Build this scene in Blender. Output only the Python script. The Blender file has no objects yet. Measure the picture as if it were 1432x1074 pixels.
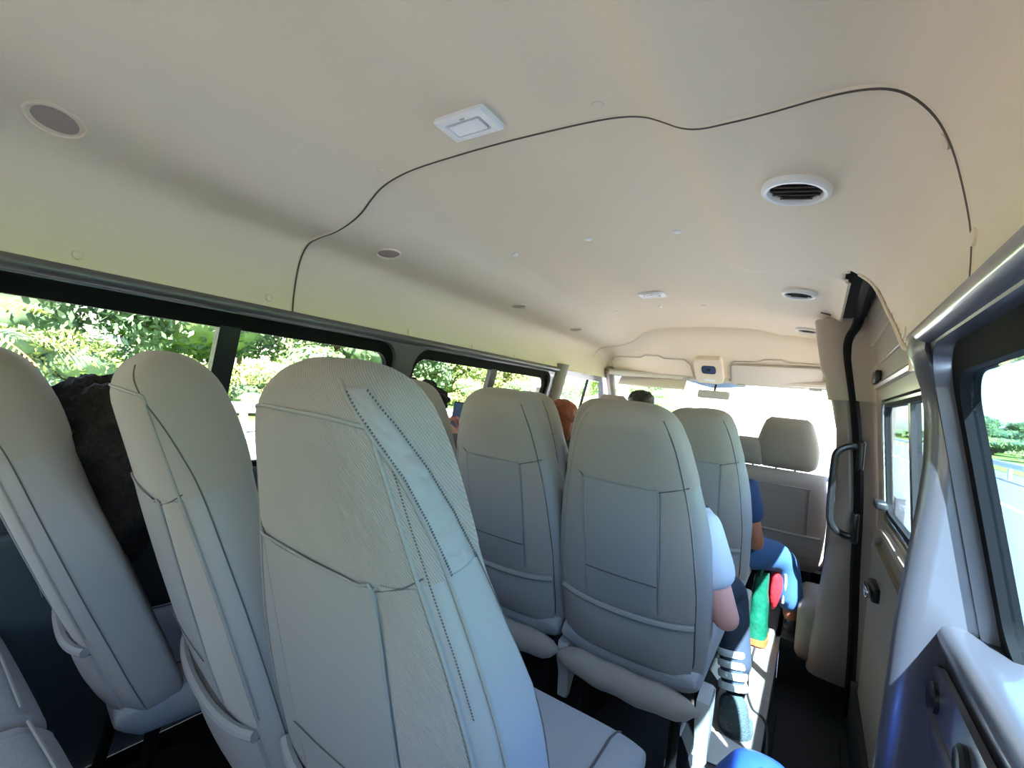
import bpy, bmesh, math, random
from mathutils import Vector, Matrix, noise
from mathutils.geometry import tessellate_polygon
random.seed(7)
C = bpy.context.scene.collection
S = bpy.context.scene
# ---------------------------------------------------------------- camera
YAW, PITCH, ROLL, FPX = .59, .0134, -.1009, 641.64
CAM = Vector((.659, 0, 1.18))
fw = Vector((-math.sin(YAW)*math.cos(PITCH), math.cos(YAW)*math.cos(PITCH), math.sin(PITCH)))
rt0 = Vector((math.cos(YAW), math.sin(YAW), 0)); up0 = rt0.cross(fw)
rt = rt0*math.cos(ROLL) - up0*math.sin(ROLL); up = up0*math.cos(ROLL) + rt0*math.sin(ROLL)
cd = bpy.data.cameras.new('camera'); cam = bpy.data.objects.new('camera', cd); C.objects.link(cam)
M = Matrix((rt, up, -fw)).transposed().to_4x4(); M.translation = CAM
cam.matrix_world = M
cd.sensor_width = 36; cd.lens = 36*FPX/1432; cd.clip_start = .02; cd.clip_end = 2000
S.camera = cam
# ---------------------------------------------------------------- sky, sun, exposure
w = bpy.data.worlds.new('sky'); S.world = w; w.use_nodes = True
nt = w.node_tree; bg = nt.nodes['Background']
sky = nt.nodes.new('ShaderNodeTexSky'); sky.sky_type = 'NISHITA'; sky.sun_disc = False
sky.sun_elevation = math.radians(52); sky.sun_rotation = math.radians(150); sky.air_density = 1.2; sky.dust_density = 1.5
nt.links.new(sky.outputs[0], bg.inputs[0]); bg.inputs[1].default_value = .38
sd = bpy.data.lights.new('sun', 'SUN'); sd.energy = 20; sd.angle = math.radians(.6); sd.color = (1, .93, .84)
sun = bpy.data.objects.new('sun', sd); C.objects.link(sun)
SUND = Vector((-.36, .52, -.8)).normalized()
sun.rotation_euler = SUND.to_track_quat('-Z', 'Y').to_euler()
S.view_settings.view_transform = 'Standard'; S.view_settings.look = 'None'
S.view_settings.gamma = 1; S.view_settings.use_curve_mapping = False
S.view_settings.exposure = 2.5
S.cycles.max_bounces = 14; S.cycles.diffuse_bounces = 8; S.cycles.transparent_max_bounces = 16
S.cycles.sample_clamp_indirect = 6
# ---------------------------------------------------------------- materials
def lin(c): return tuple((x/255/12.92 if x/255 <= .04045 else ((x/255+.055)/1.055)**2.4) for x in c)
def mat(name, rgb, rough=.6, metal=0, bump=None, var=None, spec=.5, sheen=0, coat=0):
    m = bpy.data.materials.new(name); m.use_nodes = True
    n = m.node_tree.nodes; l = m.node_tree.links; b = n['Principled BSDF']
    col = (*lin(rgb), 1)
    b.inputs['Base Color'].default_value = col
    b.inputs['Roughness'].default_value = rough; b.inputs['Metallic'].default_value = metal
    b.inputs['Specular IOR Level'].default_value = spec
    b.inputs['Sheen Weight'].default_value = sheen; b.inputs['Coat Weight'].default_value = coat
    tc = n.new('ShaderNodeTexCoord')
    if var:
        sc, amt = var
        t = n.new('ShaderNodeTexNoise'); t.inputs['Scale'].default_value = sc; t.inputs['Detail'].default_value = 4
        l.new(tc.outputs['Object'], t.inputs['Vector'])
        mx = n.new('ShaderNodeMix'); mx.data_type = 'RGBA'; mx.blend_type = 'MIX'
        mx.inputs['A'].default_value = (*[c*(1-amt) for c in col[:3]], 1); mx.inputs['B'].default_value = (*[min(1, c*(1+amt)) for c in col[:3]], 1)
        l.new(t.outputs[0], mx.inputs['Factor']); l.new(mx.outputs['Result'], b.inputs['Base Color'])
    if bump:
        kind, sc, st, dist = bump
        if kind == 'twill':
            mp = n.new('ShaderNodeMapping'); mp.inputs['Rotation'].default_value = (0, math.radians(38), math.radians(-40))
            l.new(tc.outputs['Object'], mp.inputs['Vector'])
            t = n.new('ShaderNodeTexWave'); t.inputs['Scale'].default_value = sc; t.bands_direction = 'X'
            t.inputs['Distortion'].default_value = .15; l.new(mp.outputs[0], t.inputs['Vector'])
            out = t.outputs['Fac']
            mx = n.new('ShaderNodeMix'); mx.data_type = 'RGBA'
            mx.inputs['A'].default_value = (*[c*.8 for c in col[:3]], 1); mx.inputs['B'].default_value = (*[min(1, c*1.12) for c in col[:3]], 1)
            l.new(out, mx.inputs['Factor']); l.new(mx.outputs['Result'], b.inputs['Base Color'])
        else:
            t = n.new('ShaderNodeTexNoise'); t.inputs['Scale'].default_value = sc; t.inputs['Detail'].default_value = 3
            l.new(tc.outputs['Object'], t.inputs['Vector']); out = t.outputs[0]
        bp = n.new('ShaderNodeBump'); bp.inputs['Strength'].default_value = st; bp.inputs['Distance'].default_value = dist
        l.new(out, bp.inputs['Height']); l.new(bp.outputs[0], b.inputs['Normal'])
    return m
def glassmat(name, tint, refl=.08):
    m = bpy.data.materials.new(name); m.use_nodes = True
    n = m.node_tree.nodes; l = m.node_tree.links; n.remove(n['Principled BSDF'])
    tr = n.new('ShaderNodeBsdfTransparent'); tr.inputs[0].default_value = (*tint, 1)
    gl = n.new('ShaderNodeBsdfGlossy'); gl.inputs['Roughness'].default_value = .02
    lw = n.new('ShaderNodeLayerWeight'); lw.inputs[0].default_value = .5
    fr = n.new('ShaderNodeMath'); fr.operation = 'POWER'; fr.inputs[1].default_value = 5; l.new(lw.outputs['Facing'], fr.inputs[0])
    ml = n.new('ShaderNodeMath'); ml.operation = 'MULTIPLY_ADD'; ml.inputs[1].default_value = .75; ml.inputs[2].default_value = refl*.3
    ml.use_clamp = True
    mx = n.new('ShaderNodeMixShader'); l.new(fr.outputs[0], ml.inputs[0]); l.new(ml.outputs[0], mx.inputs[0])
    l.new(tr.outputs[0], mx.inputs[1]); l.new(gl.outputs[0], mx.inputs[2]); l.new(mx.outputs[0], n['Material Output'].inputs[0])
    return m
m_head = mat('headliner', (228, 212, 186), .6, bump=('n', 260, .25, .002), var=(3, .03), spec=.35)
m_paint = mat('grey_body_paint', (98, 95, 100), .32, .35, coat=.4)
m_paintw = mat('beige_body_paint', (176, 166, 150), .28, .2, coat=.4)
m_trim = mat('dark_lower_trim', (62, 72, 74), .85, bump=('n', 90, .4, .002))
m_btrim = mat('taupe_trim', (132, 122, 116), .6)
m_card = mat('door_card', (128, 120, 108), .65, bump=('n', 150, .2, .001))
m_black = mat('black_rubber', (12, 12, 13), .8, spec=.2)
m_blackp = mat('black_plastic', (24, 25, 28), .35)
m_chrome = mat('chrome', (210, 212, 215), .18, 1)
m_fab = mat('twill_fabric', (150, 142, 134), .9, bump=('twill', 145, .5, .001), sheen=.2, spec=.2)
m_fabf = mat('fabric_far', (150, 142, 134), .9, bump=('n', 300, .2, .001), sheen=.2, spec=.2)
m_vin = mat('seat_vinyl', (144, 141, 138), .55, bump=('n', 420, .15, .0006), var=(9, .03))
m_pipe = mat('seat_piping', (136, 134, 130), .6)
m_stitch = mat('dark_stitching', (82, 79, 76), .8)
m_cush = mat('cushion_fabric', (146, 148, 150), .85, bump=('n', 160, .6, .002), sheen=.1)
m_plast = mat('pale_grey_plastic', (176, 176, 172), .45)
m_floor = mat('floor_vinyl', (118, 114, 110), .5, bump=('n', 40, .3, .002), var=(30, .22))
m_step = mat('step_rubber', (30, 33, 35), .7, bump=('n', 60, .5, .003))
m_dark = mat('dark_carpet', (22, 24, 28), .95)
m_white = mat('white_plastic', (235, 235, 232), .35)
m_lens = mat('lamp_lens', (205, 208, 212), .15, bump=('n', 80, .3, .001))
m_speak = mat('speaker_mesh', (168, 152, 140), .8, bump=('n', 500, .5, .001))
m_vent = mat('vent_dark', (46, 40, 36), .6)
m_slat = mat('slat_brown', (92, 82, 72), .5)
m_visor = mat('visor_vinyl', (205, 196, 180), .75)
g_tint = glassmat('tinted_glass', (.69, .68, .665))
g_right = glassmat('blue_tinted_glass', (.46, .58, .68), .2)
g_door = glassmat('door_glass', (.64, .76, .84), .25)
g_clear = glassmat('clear_glass', (.98, .99, .99))
# ---------------------------------------------------------------- helpers
def link(o, parent=None):
    C.objects.link(o)
    if parent is not None: o.parent = parent
    return o
def mesh(name, verts, faces, m, parent=None, smooth=True, ang=35):
    me = bpy.data.meshes.new(name); me.from_pydata([tuple(v) for v in verts], [], faces); me.validate()
    bm = bmesh.new(); bm.from_mesh(me); bmesh.ops.recalc_face_normals(bm, faces=bm.faces); bm.to_mesh(me); bm.free()
    if smooth:
        me.shade_smooth(); me.set_sharp_from_angle(angle=math.radians(ang))
    me.materials.append(m)
    return link(bpy.data.objects.new(name, me), parent)
def tag(o, label=None, cat=None, group=None, kind=None):
    if label: o['label'] = label
    if cat: o['category'] = cat
    if group: o['group'] = group
    if kind: o['kind'] = kind
    return o
def struct(o, label=None): return tag(o, label, None, None, 'structure')
def empty(name, loc, label, cat, group=None, rz=0):
    o = bpy.data.objects.new(name, None); o.empty_display_size = .05; C.objects.link(o); o.location = loc; o.rotation_euler.z = rz
    return tag(o, label, cat, group)
class MB:
    def __init__(s): s.v = []; s.f = []
    def add(s, v, f):
        k = len(s.v); s.v += [Vector(p) for p in v]; s.f += [tuple(i+k for i in q) for q in f]; return s
    def loft(s, rings, closed=True, cap=True):
        n = len(rings[0]); v = [p for r in rings for p in r]; f = []
        for i in range(len(rings)-1):
            for j in range(n if closed else n-1):
                a = i*n+j; b = i*n+(j+1) % n; f.append((a, b, b+n, a+n))
        if cap and closed: f.append(tuple(range(n))[::-1]); f.append(tuple(range((len(rings)-1)*n, len(rings)*n)))
        return s.add(v, f)
    def tube(s, pts, r, n=8, flat=None):
        pts = [Vector(p) for p in pts]; rings = []; N = None
        for i, p in enumerate(pts):
            t = (pts[min(i+1, len(pts)-1)]-pts[max(i-1, 0)]).normalized()
            if N is None: N = t.orthogonal().normalized()
            N = (N - t*N.dot(t)).normalized(); B = t.cross(N)
            rr = r[i] if isinstance(r, (list, tuple)) else r
            rings.append([p + (N*math.cos(2*math.pi*k/n) + B*math.sin(2*math.pi*k/n))*rr for k in range(n)])
        return s.loft(rings)
    def box(s, c, d, bev=.0, rot=None, seg=3):
        bm = bmesh.new(); bmesh.ops.create_cube(bm, size=1)
        for v in bm.verts: v.co = Vector((v.co.x*d[0], v.co.y*d[1], v.co.z*d[2]))
        if bev: bmesh.ops.bevel(bm, geom=bm.edges[:], offset=bev, segments=seg, profile=.5, affect='EDGES')
        R = rot or Matrix.Identity(3); bm.verts.index_update()
        s.add([R @ v.co + Vector(c) for v in bm.verts], [tuple(v.index for v in f.verts) for f in bm.faces]); bm.free(); return s
    def disc(s, c, r, h, n=28, ax='z', prof=None, sx=1, sy=1):
        prof = prof or [(r*.98, 0), (r, .2*h), (r, .8*h), (r*.92, h)]
        rings = []
        for rr, hh in prof:
            ring = []
            for k in range(n):
                a = 2*math.pi*k/n; p = (rr*math.cos(a)*sx, rr*math.sin(a)*sy, hh)
                if ax == 'x': p = (hh, p[0], p[1])
                if ax == 'y': p = (p[0], hh, p[1])
                ring.append(Vector(p)+Vector(c))
            rings.append(ring)
        return s.loft(rings)
    def done(s, name, m, parent=None, **k): return mesh(name, s.v, s.f, m, parent, **k)
def rrect(x0, x1, y0, y1, r, n=6):
    out = []
    for cx, cy, a0 in ((x1-r, y1-r, 0), (x0+r, y1-r, 90), (x0+r, y0+r, 180), (x1-r, y0+r, 270)):
        for k in range(n+1):
            a = math.radians(a0+90*k/n); out.append((cx+r*math.cos(a), cy+r*math.sin(a)))
    return out
def interp(t, x):
    if x <= t[0][0]: return t[0][1]
    for (a, b), (c, d) in zip(t, t[1:]):
        if x <= c: return b+(d-b)*(x-a)/(c-a)
    return t[-1][1]
def smooth01(a, b, x):
    t = max(0, min(1, (x-a)/(b-a))); return t*t*(3-2*t)
def cat_pts(pts, n=6, closed=False):
    P = [Vector(p) for p in pts]; out = []
    for i in range(len(P)-1):
        a = P[max(i-1, 0)]; b = P[i]; c = P[i+1]; d = P[min(i+2, len(P)-1)]
        for k in range(n):
            t = k/n; out.append(.5*((2*b)+(c-a)*t+(2*a-5*b+4*c-d)*t*t+(3*b-a-3*c+d)*t**3))
    out.append(P[-1]); return out
def holed(name, outer, holes, fn, thick, m, parent=None, reveal=None):
    """Plate in 2-D (a, b) with holes, mapped by fn(a, b, depth) and given real thickness."""
    loops = [outer]+holes; flat = [p for L in loops for p in L]
    tris = tessellate_polygon([[Vector((p[0], p[1], 0)) for p in L] for L in loops])
    n = len(flat); v = [fn(a, b, 0) for a, b in flat]+[fn(a, b, thick) for a, b in flat]
    f = [tuple(t) for t in tris]+[tuple(i+n for i in t)[::-1] for t in tris]
    k = 0
    for L in loops:
        for j in range(len(L)): a = k+j; b = k+(j+1) % len(L); f.append((a, b, b+n, a+n))
        k += len(L)
    return mesh(name, v, f, m, parent, ang=30)
def ring_frame(name, lo, li, fn, d0, d1, m, parent=None):
    n = len(lo); v = [fn(*p, d0) for p in lo]+[fn(*p, d0) for p in li]+[fn(*p, d1) for p in lo]+[fn(*p, d1) for p in li]; f = []
    for j in range(n):
        k = (j+1) % n
        f += [(j, k, k+n, j+n), (j+2*n, k+2*n, k+3*n, j+3*n), (j, k, k+2*n, j+2*n), (j+n, k+n, k+3*n, j+3*n)]
    return mesh(name, v, f, m, parent)
def plate(name, loop, fn, d0, d1, m, parent=None):
    n = len(loop); v = [fn(*p, d0) for p in loop]+[fn(*p, d1) for p in loop]
    f = [tuple(range(n)), tuple(range(n, 2*n))[::-1]]+[(j, (j+1) % n, (j+1) % n+n, j+n) for j in range(n)]
    return mesh(name, v, f, m, parent)
def copy_tree(o, parent=None):
    c = o.copy(); C.objects.link(c); c.parent = parent
    for ch in list(o.children): copy_tree(ch, c)
    return c
FZ = .1
# ---------------------------------------------------------------- floor
mb = MB()
mb.box((-.12, 1.2, FZ-.03), (1.42, 5.6, .06)); mb.box((.72, -.2, FZ-.03), (.30, 2.9, .06)); mb.box((.72, 3.35, FZ-.03), (.30, 1.3, .06))
fl = struct(mb.done('floor', m_floor, smooth=False))
mb = MB(); mb.box((.72, 1.97, -.12), (.32, 1.46, .04)); mb.box((.5805, 1.97, -.02), (.015, 1.46, .2))
mb.box((.72, 1.97, -.095), (.22, .8, .012), .004)
struct(mb.done('trim_1', m_step, smooth=False))
mb = MB(); mb.tube(cat_pts([(.505, 3.0, FZ+.002), (.50, 2.5, FZ+.002), (.505, 2.15, FZ+.002), (.54, 1.98, FZ+.002), (.60, 1.86, FZ+.002), (.62, 1.2, FZ+.002)], 8), .0045, 6)
struct(mb.done('trim_2', m_step))
# dark mat of the seating area
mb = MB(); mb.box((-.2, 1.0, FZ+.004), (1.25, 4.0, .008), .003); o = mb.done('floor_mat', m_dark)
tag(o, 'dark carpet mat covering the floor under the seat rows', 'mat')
# ---------------------------------------------------------------- headliner
PROF = [(-.805, 1.36), (-.808, 1.42), (-.803, 1.49), (-.788, 1.545), (-.755, 1.585), (-.70, 1.600), (-.62, 1.610), (-.55, 1.63), (-.50, 1.655), (-.46, 1.69), (-.42, 1.718), (-.36, 1.738), (-.28, 1.75), (-.14, 1.757), (0, 1.76),
        (.14, 1.757), (.24, 1.752), (.30, 1.745), (.345, 1.733), (.38, 1.715), (.415, 1.695), (.45, 1.684), (.50, 1.678), (.57, 1.668), (.64, 1.658), (.69, 1.645), (.725, 1.625), (.755, 1.588), (.775, 1.545), (.79, 1.49), (.803, 1.42), (.805, 1.36)]
ARCH = [(-.805, 1.36), (-.81, 1.42), (-.805, 1.49), (-.79, 1.545), (-.76, 1.59), (-.71, 1.625), (-.64, 1.655), (-.56, 1.68), (-.50, 1.695), (-.46, 1.705), (-.42, 1.715), (-.36, 1.727), (-.28, 1.74), (-.14, 1.752), (0, 1.756),
        (.14, 1.752), (.24, 1.745), (.30, 1.738), (.345, 1.732), (.38, 1.726), (.415, 1.72), (.45, 1.712), (.50, 1.70), (.57, 1.68), (.64, 1.66), (.69, 1.645), (.725, 1.625), (.755, 1.59), (.775, 1.545), (.79, 1.49), (.803, 1.42), (.805, 1.36)]
def catmull2(t, n=4):
    return [(p.x, p.z) for p in cat_pts([(a, 0, b) for a, b in t], n)]
PR, AR = catmull2(PROF), catmull2(ARCH)
NP = len(PR)
def head_ring(y, drop=0):
    if y < .8:
        b = .12+.88*smooth01(.05, .62, y)
        bl = b
    else: bl = 1
    ring = []
    for (x0, z0), (x1, z1) in zip(AR, PR):
        x = x0+(x1-x0)*bl; z = z0+(z1-z0)*bl
        if x > 0 and y > 1.7:
            k = smooth01(1.76, 1.88, y)*smooth01(.3, .5, x)*(1-smooth01(.66, .74, x)); z += .032*k
        if y > 1: z -= .012*(y-1)*smooth01(1.3, 1.7, z)
        c = Vector((x, y, z)); q = Vector((0, y, 1.5)); d = (q-c).normalized()
        ring.append(c+d*drop)
    return ring
def head_z(x, y):
    r = head_ring(y, .007 if y < .82 else 0)
    for a, b in zip(r, r[1:]):
        if a.x <= x <= b.x and a.z > 1.55 or (a.x <= x <= b.x and abs(x) < .75): return a.z+(b.z-a.z)*(x-a.x)/max(1e-6, b.x-a.x)
    return 1.6
def seam_y(i):  # front lip of the rear section: y of the joint for profile index i (a little further back on the right)
    return .835-.0*i/NP
def skewy(x): return .09*smooth01(.42, .80, x)
def strip_shell(name, ys, drop, m, cut=None, th=.008):
    rin = [head_ring(y, drop) for y in ys]; rout = [head_ring(y, drop-th) for y in ys]
    if drop:
        for r in rin+rout:
            for p in r: p.y -= skewy(p.x)*smooth01(.3, .835, p.y)
    n = len(rin[0]); v = []; f = []
    for r in rin: v += r
    o = len(v)
    for r in rout: v += r
    def ok(i, j):
        if cut is None: return True
        p = (rin[i][j]+rin[i][j+1]+rin[i+1][j]+rin[i+1][j+1])/4
        return not cut(p)
    K = {}
    for i in range(len(ys)-1):
        for j in range(n-1):
            if ok(i, j): K[(i, j)] = 1
    for (i, j) in K:
        a = i*n+j; f.append((a, a+1, a+1+n, a+n)); f.append((a+o, a+n+o, a+1+n+o, a+1+o))
        for (di, dj, p, q) in ((-1, 0, a, a+1), (1, 0, a+n, a+n+1), (0, -1, a, a+n), (0, 1, a+1, a+1+n)):
            if (i+di, j+dj) not in K: f.append((p, q, q+o, p+o))
    return mesh(name, v, f, m, ang=50)
def cut_door(p):
    if p.x < .5 or p.y < 1.14 or p.y > 2.53: return False
    zc = interp([(1.14, 1.30), (1.22, 1.345), (1.38, 1.40), (1.52, 1.49), (1.60, 1.585), (1.66, 1.635)], p.y)
    return p.z < zc and p.x > .68
ys = [-1.25+.06*i for i in range(35)]+[.835]
rear = struct(strip_shell('ceiling', ys, .007, m_head), 'cream moulded headliner over the back rows')
ys = [.72+.015*i for i in range(171)]
front = struct(strip_shell('ceiling', ys, 0, m_head, cut_door), 'cream moulded headliner over the front rows')
def seam_ring(y, d):
    r = head_ring(y, d)
    for p in r: p.y -= skewy(p.x)
    return r
cutl = [(1.165, 1.30), (1.175, 1.335), (1.22, 1.348), (1.30, 1.365), (1.38, 1.40), (1.46, 1.448), (1.52, 1.49), (1.57, 1.54), (1.60, 1.585), (1.64, 1.62)]
zx = sorted((z, x) for x, z in PR if x > .7)
mb = MB(); mb.tube(cat_pts([(interp(zx, z)-.002, y, z-.005) for y, z in cutl], 4), .005, 8); struct(mb.done('trim_21', m_head))
mb = MB(); mb.tube(seam_ring(.834, .0045), .004, 6)
struct(mb.done('trim_3', m_head))
mb = MB(); mb.tube(seam_ring(.841, .006), .0028, 6)
struct(mb.done('trim_4', mat('dark_joint_gasket', (92, 84, 72), .9)))  # dark line along the headliner joint
# header bulkhead in front of the ceiling
r0 = head_ring(3.26, 0); 
B0, B1 = 3.26, 3.66
def bulk(x, z, d=0):   # point on the sloping header panel
    y = 3.27+(1.72-z)*1.10-d*.67+.04*(abs(x)/.75)**2*-1
    return Vector((x, y, z-d*.74))
mb = MB(); rings = []
for i in range(13):
    t = i/12; ring = []
    for p in r0:
        if p.z < 1.40 and False: continue
        zz = p.z+(1.385-p.z)*t if p.z > 1.385 else p.z
        x = p.x*(1-.06*t)
        q = bulk(x, zz); q.y = 3.255+(q.y-3.255)*smooth01(0, .25, t) if t < .25 else q.y
        ring.append(q)
    rings.append(ring)
mb.loft(rings, closed=False)
struct(mb.done('wall_front', m_head, ang=60))
mb = MB(); mb.tube([p+Vector((0, .0, -.003)) for p in r0 if p.z > 1.5], .0035, 6); struct(mb.done('trim_5', m_head))
# ---------------------------------------------------------------- side walls
def W(z): return .80+(1.36-z)*.10/.5 if z > .62 else .80+.148
def lfn(y, z, d): return Vector((-W(z)-d, y, z))
def rfn(y, z, d): return Vector((W(z)+d, y, z))
h1 = rrect(-1.0, 1.325, .80, 1.325, .085, 8); h2 = rrect(1.425, 2.66, .80, 1.325, .085, 8)
struct(holed('wall_left', [(-1.25, .70), (2.72, .70), (2.72, 1.358), (-1.25, 1.358)], [h1[::-1], h2[::-1]], lfn, .045, m_paint))
def window(name, fn, y0, y1, glass, mull, label, rings=(.052, .05), z0=.80, z1=1.325):
    lo = rrect(y0, y1, z0, z1, .085, 8); li = rrect(y0+.03, y1-.03, z0+.05, z1-.045, .06, 8)
    root = bpy.data.objects.new(name, None); C.objects.link(root); struct(root, label)
    ring_frame('window_frame', lo, li, fn, .022, .046, m_black, root)
    plate('window_pane', li, fn, .034, .038, glass, root)
    for (a, b) in mull:
        plate('mullion', [(a, z0+.045), (b, z0+.045), (b, z1-.04), (a, z1-.04)], fn, .020, .048, m_blackp, root)
    return root
window('window_1', lfn, -1.0, 1.325, g_tint, [(.645, .705)], 'long near side window on the left with a black mullion')
window('window_2', lfn, 1.425, 2.66, g_tint, [(2.02, 2.075)], 'second left window behind the middle seats')
# pull latches on the sliding frames
# rail roll above the windows
for s, y1, nm in ((-1, 2.74, 'trim_6'), (1, 1.12, 'trim_7')):
    mb = MB(); rings = []
    for y in (-1.25, y1):
        rings.append([Vector((s*(.804+dx), y, 1.352+dz)) for dx, dz in ((-.012, .012), (-.018, .003), (-.019, -.006), (-.014, -.016), (-.004, -.022), (.01, -.024), (.014, .016))])
    mb.loft(rings); struct(mb.done(nm, m_paint, ang=80))
# lower left wall
mb = MB(); prof = [(-.90, .72), (-.875, .715), (-.865, .70), (-.862, .60), (-.86, .3), (-.85, .09), (-.97, .09), (-.97, .72)]
mb.loft([[Vector((a, y, b)) for a, b in prof] for y in (-1.25, 3.9)]); struct(mb.done('baseboard_left', m_trim))
# right wall, below the near window
prof = [(.94, .86), (.905, .86), (.885, .868), (.868, .870), (.855, .864), (.849, .85), (.852, .835), (.862, .82), (.864, .78), (.858, .70), (.858, .5), (.85, .25), (.84, .09), (.97, .09), (.97, .86)]
mb = MB(); mb.loft([[Vector((a, y, b)) for a, b in prof] for y in (-1.25, -.6, 0, .5, 1.05)]); struct(mb.done('baseboard_right', m_paint, ang=60))
h3 = rrect(-.9, 1.04, .80, 1.325, .07, 8)
struct(holed('wall_right', [(-1.25, .79), (1.07, .79), (1.07, 1.358), (-1.25, 1.358)], [h3[::-1]], rfn, .045, m_paint))
window('window_3', rfn, -.9, 1.04, g_right, [], 'near right side window with a black rubber surround')
# inset plate with two bolts under it
t = empty('trim_panel', (.856, .86, .74), 'dark metal panel with two black round plugs below the near right window', 'panel')
mb = MB(); mb.loft([[Vector((d, a, b)) for a, b in rrect(-.35, .20, -.06, .065, .04, 6)] for d in (.004, -.006)]); mb.done('plate', m_paint, t)
for yy in (.155, -.02):
    mb = MB(); mb.disc((-.006, yy, .02), .02, -.012, ax='x', prof=[(.024, 0), (.024, -.006), (.019, -.010), (.015, -.008), (.001, -.008)]); mb.done('plug', m_blackp, t)
mb = MB(); mb.tube([(-.004, .19, -.02), (-.008, .0, -.022), (-.008, -.34, -.022)], .007, 8); mb.done('rib', m_paint, t)
bf = lambda x, z, d: Vector((x, -1.24-d, z))
hb1 = rrect(-.70, -.06, .95, 1.38, .08, 8); hb2 = rrect(.06, .70, .95, 1.38, .08, 8)
struct(holed('wall_back', [(-.95, .05), (.95, .05), (.95, 1.8), (-.95, 1.8)], [hb1[::-1], hb2[::-1]], bf, .05, m_paint))
for nm_, a_, b_ in (('window_5', -.70, -.06), ('window_6', .06, .70)): struct(plate(nm_, rrect(a_, b_, .95, 1.38, .08, 8), bf, .02, .024, g_tint))
# rear door pillar on the right
XI = [(.09, .785), (.57, .785), (.72, .792), (.82, .795), (.90, .80), (.98, .807), (1.06, .813), (1.12, .816), (1.185, .814), (1.24, .809), (1.285, .795), (1.323, .780), (1.39, .785)]
mb = MB(); rings = []
for i in range(40):
    z = .09+1.262*i/39; x = interp(XI, z); xo_ = max(x+.036, min(x+.14, W(z)+.045)); fl_ = .03*smooth01(1.24, 1.34, z)
    prof = [(x+.0355, 1.0452), (x+.034, 1.045-fl_*.3), (x+.018, 1.048-fl_), (x+.006, 1.055-fl_*.5), (x, 1.064), (x+.002, 1.075), (x+.012, 1.085), (x+.03, 1.093), (xo_, 1.095), (xo_, 1.045)]
    rings.append([Vector((a, b, z)) for a, b in prof])
mb.loft(rings); struct(mb.done('trim_8', m_paint, ang=70))
# ---------------------------------------------------------------- sliding door
door = bpy.data.objects.new('door_1', None); C.objects.link(door); struct(door, 'sliding side door with a window, seen from inside')
def dfn(y, z, d):
    x = interp([(.0, .895), (.5, .905), (.86, .898), (1.27, .862), (1.45, .845), (1.66, .80)], z)
    return Vector((x+d, y, z))
dh = rrect(1.17, 2.315, .835, 1.285, .05, 6)
outer = [(1.13, -.1)]+[(1.13, z) for z in (.3, .6, .85, 1.0, 1.25, 1.45, 1.66)]+[(2.46, z) for z in (1.66, 1.45, 1.27, 1.0, .86, .5, .2, -.1)]
holed('door_skin', outer, [dh], dfn, .03, m_paintw, door)
li = rrect(1.20, 2.285, .862, 1.258, .04, 6)
ring_frame('window_frame', dh, li, dfn, .01, .029, m_black, door)
lc = rrect(1.176, 2.308, .842, 1.278, .046, 6); lc2 = rrect(1.184, 2.300, .85, 1.27, .042, 6)
ring_frame('gasket_highlight', lc, lc2, dfn, .003, .012, m_chrome, door)  # thin chrome ring added to draw the bright highlight along the window gasket
plate('window_pane', li, dfn, .018, .022, g_door, door)
plate('mullion', [(1.72, .85), (1.76, .85), (1.76, 1.27), (1.72, 1.27)], dfn, .012, .036, m_blackp, door)
for z, r in ((1.345, .014), (1.43, .006), (1.52, .009), (1.575, .007)):
    mb = MB(); mb.tube([dfn(y, z, 0) for y in (1.12, 1.6, 2.42)], r, 8); mb.done('rib', m_paintw, door)
plate('door_card', rrect(1.14, 2.40, .0, .72, .06, 6), dfn, -.018, 0, m_card, door)
mb = MB(); mb.tube(cat_pts([dfn(y, z, -.004) for y, z in ((2.4, .70), (2.2, .79), (1.7, .80), (1.14, .80))], 8), .018, 8); mb.done('belt_moulding', m_paintw, door)
mb = MB(); mb.box(dfn(2.12, .60, -.03), (.03, .15, .05), .01); hb = mb.done('door_handle', m_blackp, door)
mb = MB(); mb.box(dfn(2.09, .605, -.055), (.018, .12, .026), .007); mb.done('lever', m_chrome, hb)
mb = MB(); mb.box(dfn(2.20, .895, -.018), (.035, .10, .028), .008); mb.done('window_latch', m_blackp, door)
mb = MB(); mb.box(dfn(2.30, 1.375, -.012), (.02, .12, .05), .006); mb.done('guide_bracket', m_blackp, door)
# outer body skin above glass, so that no sky is seen between door and headliner
mb = MB(); mb.box((.90, .2, 1.52), (.03, 2.1, .36)); mb.box((.875, 1.8, 1.70), (.1, 1.6, .05)); mb.box((-.9, 1.4, 1.55), (.03, 5.4, .42)); mb.box((0, 1.2, 1.84), (1.8, 5.6, .03)); mb.box((.9, 3.1, 1.57), (.03, 1.2, .4)); mb.box((.935, 1.9, 1.74), (.03, 1.6, .24))
struct(mb.done('trim_9', m_paint, smooth=False))
mb = MB(); mb.box((.965, .2, .45), (.03, 2.0, .78)); mb.box((.965, 3.2, .45), (.03, 1.5, .9)); mb.box((-.985, 1.4, .4), (.03, 5.6, .8))
struct(mb.done('trim_10', m_paint, smooth=False))
mb = MB(); mb.box((.80, 2.1, 1.68), (.24, 1.4, .03)); mb.box((.89, 1.97, -.02), (.06, 1.6, .25)); mb.box((.76, 2.72, -.02), (.34, .06, .24)); mb.box((.76, 1.22, -.02), (.34, .06, .24)); mb.box((.80, 3.4, .0), (.3, 1.4, .2))
struct(mb.done('trim_20', m_step, smooth=False))
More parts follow.
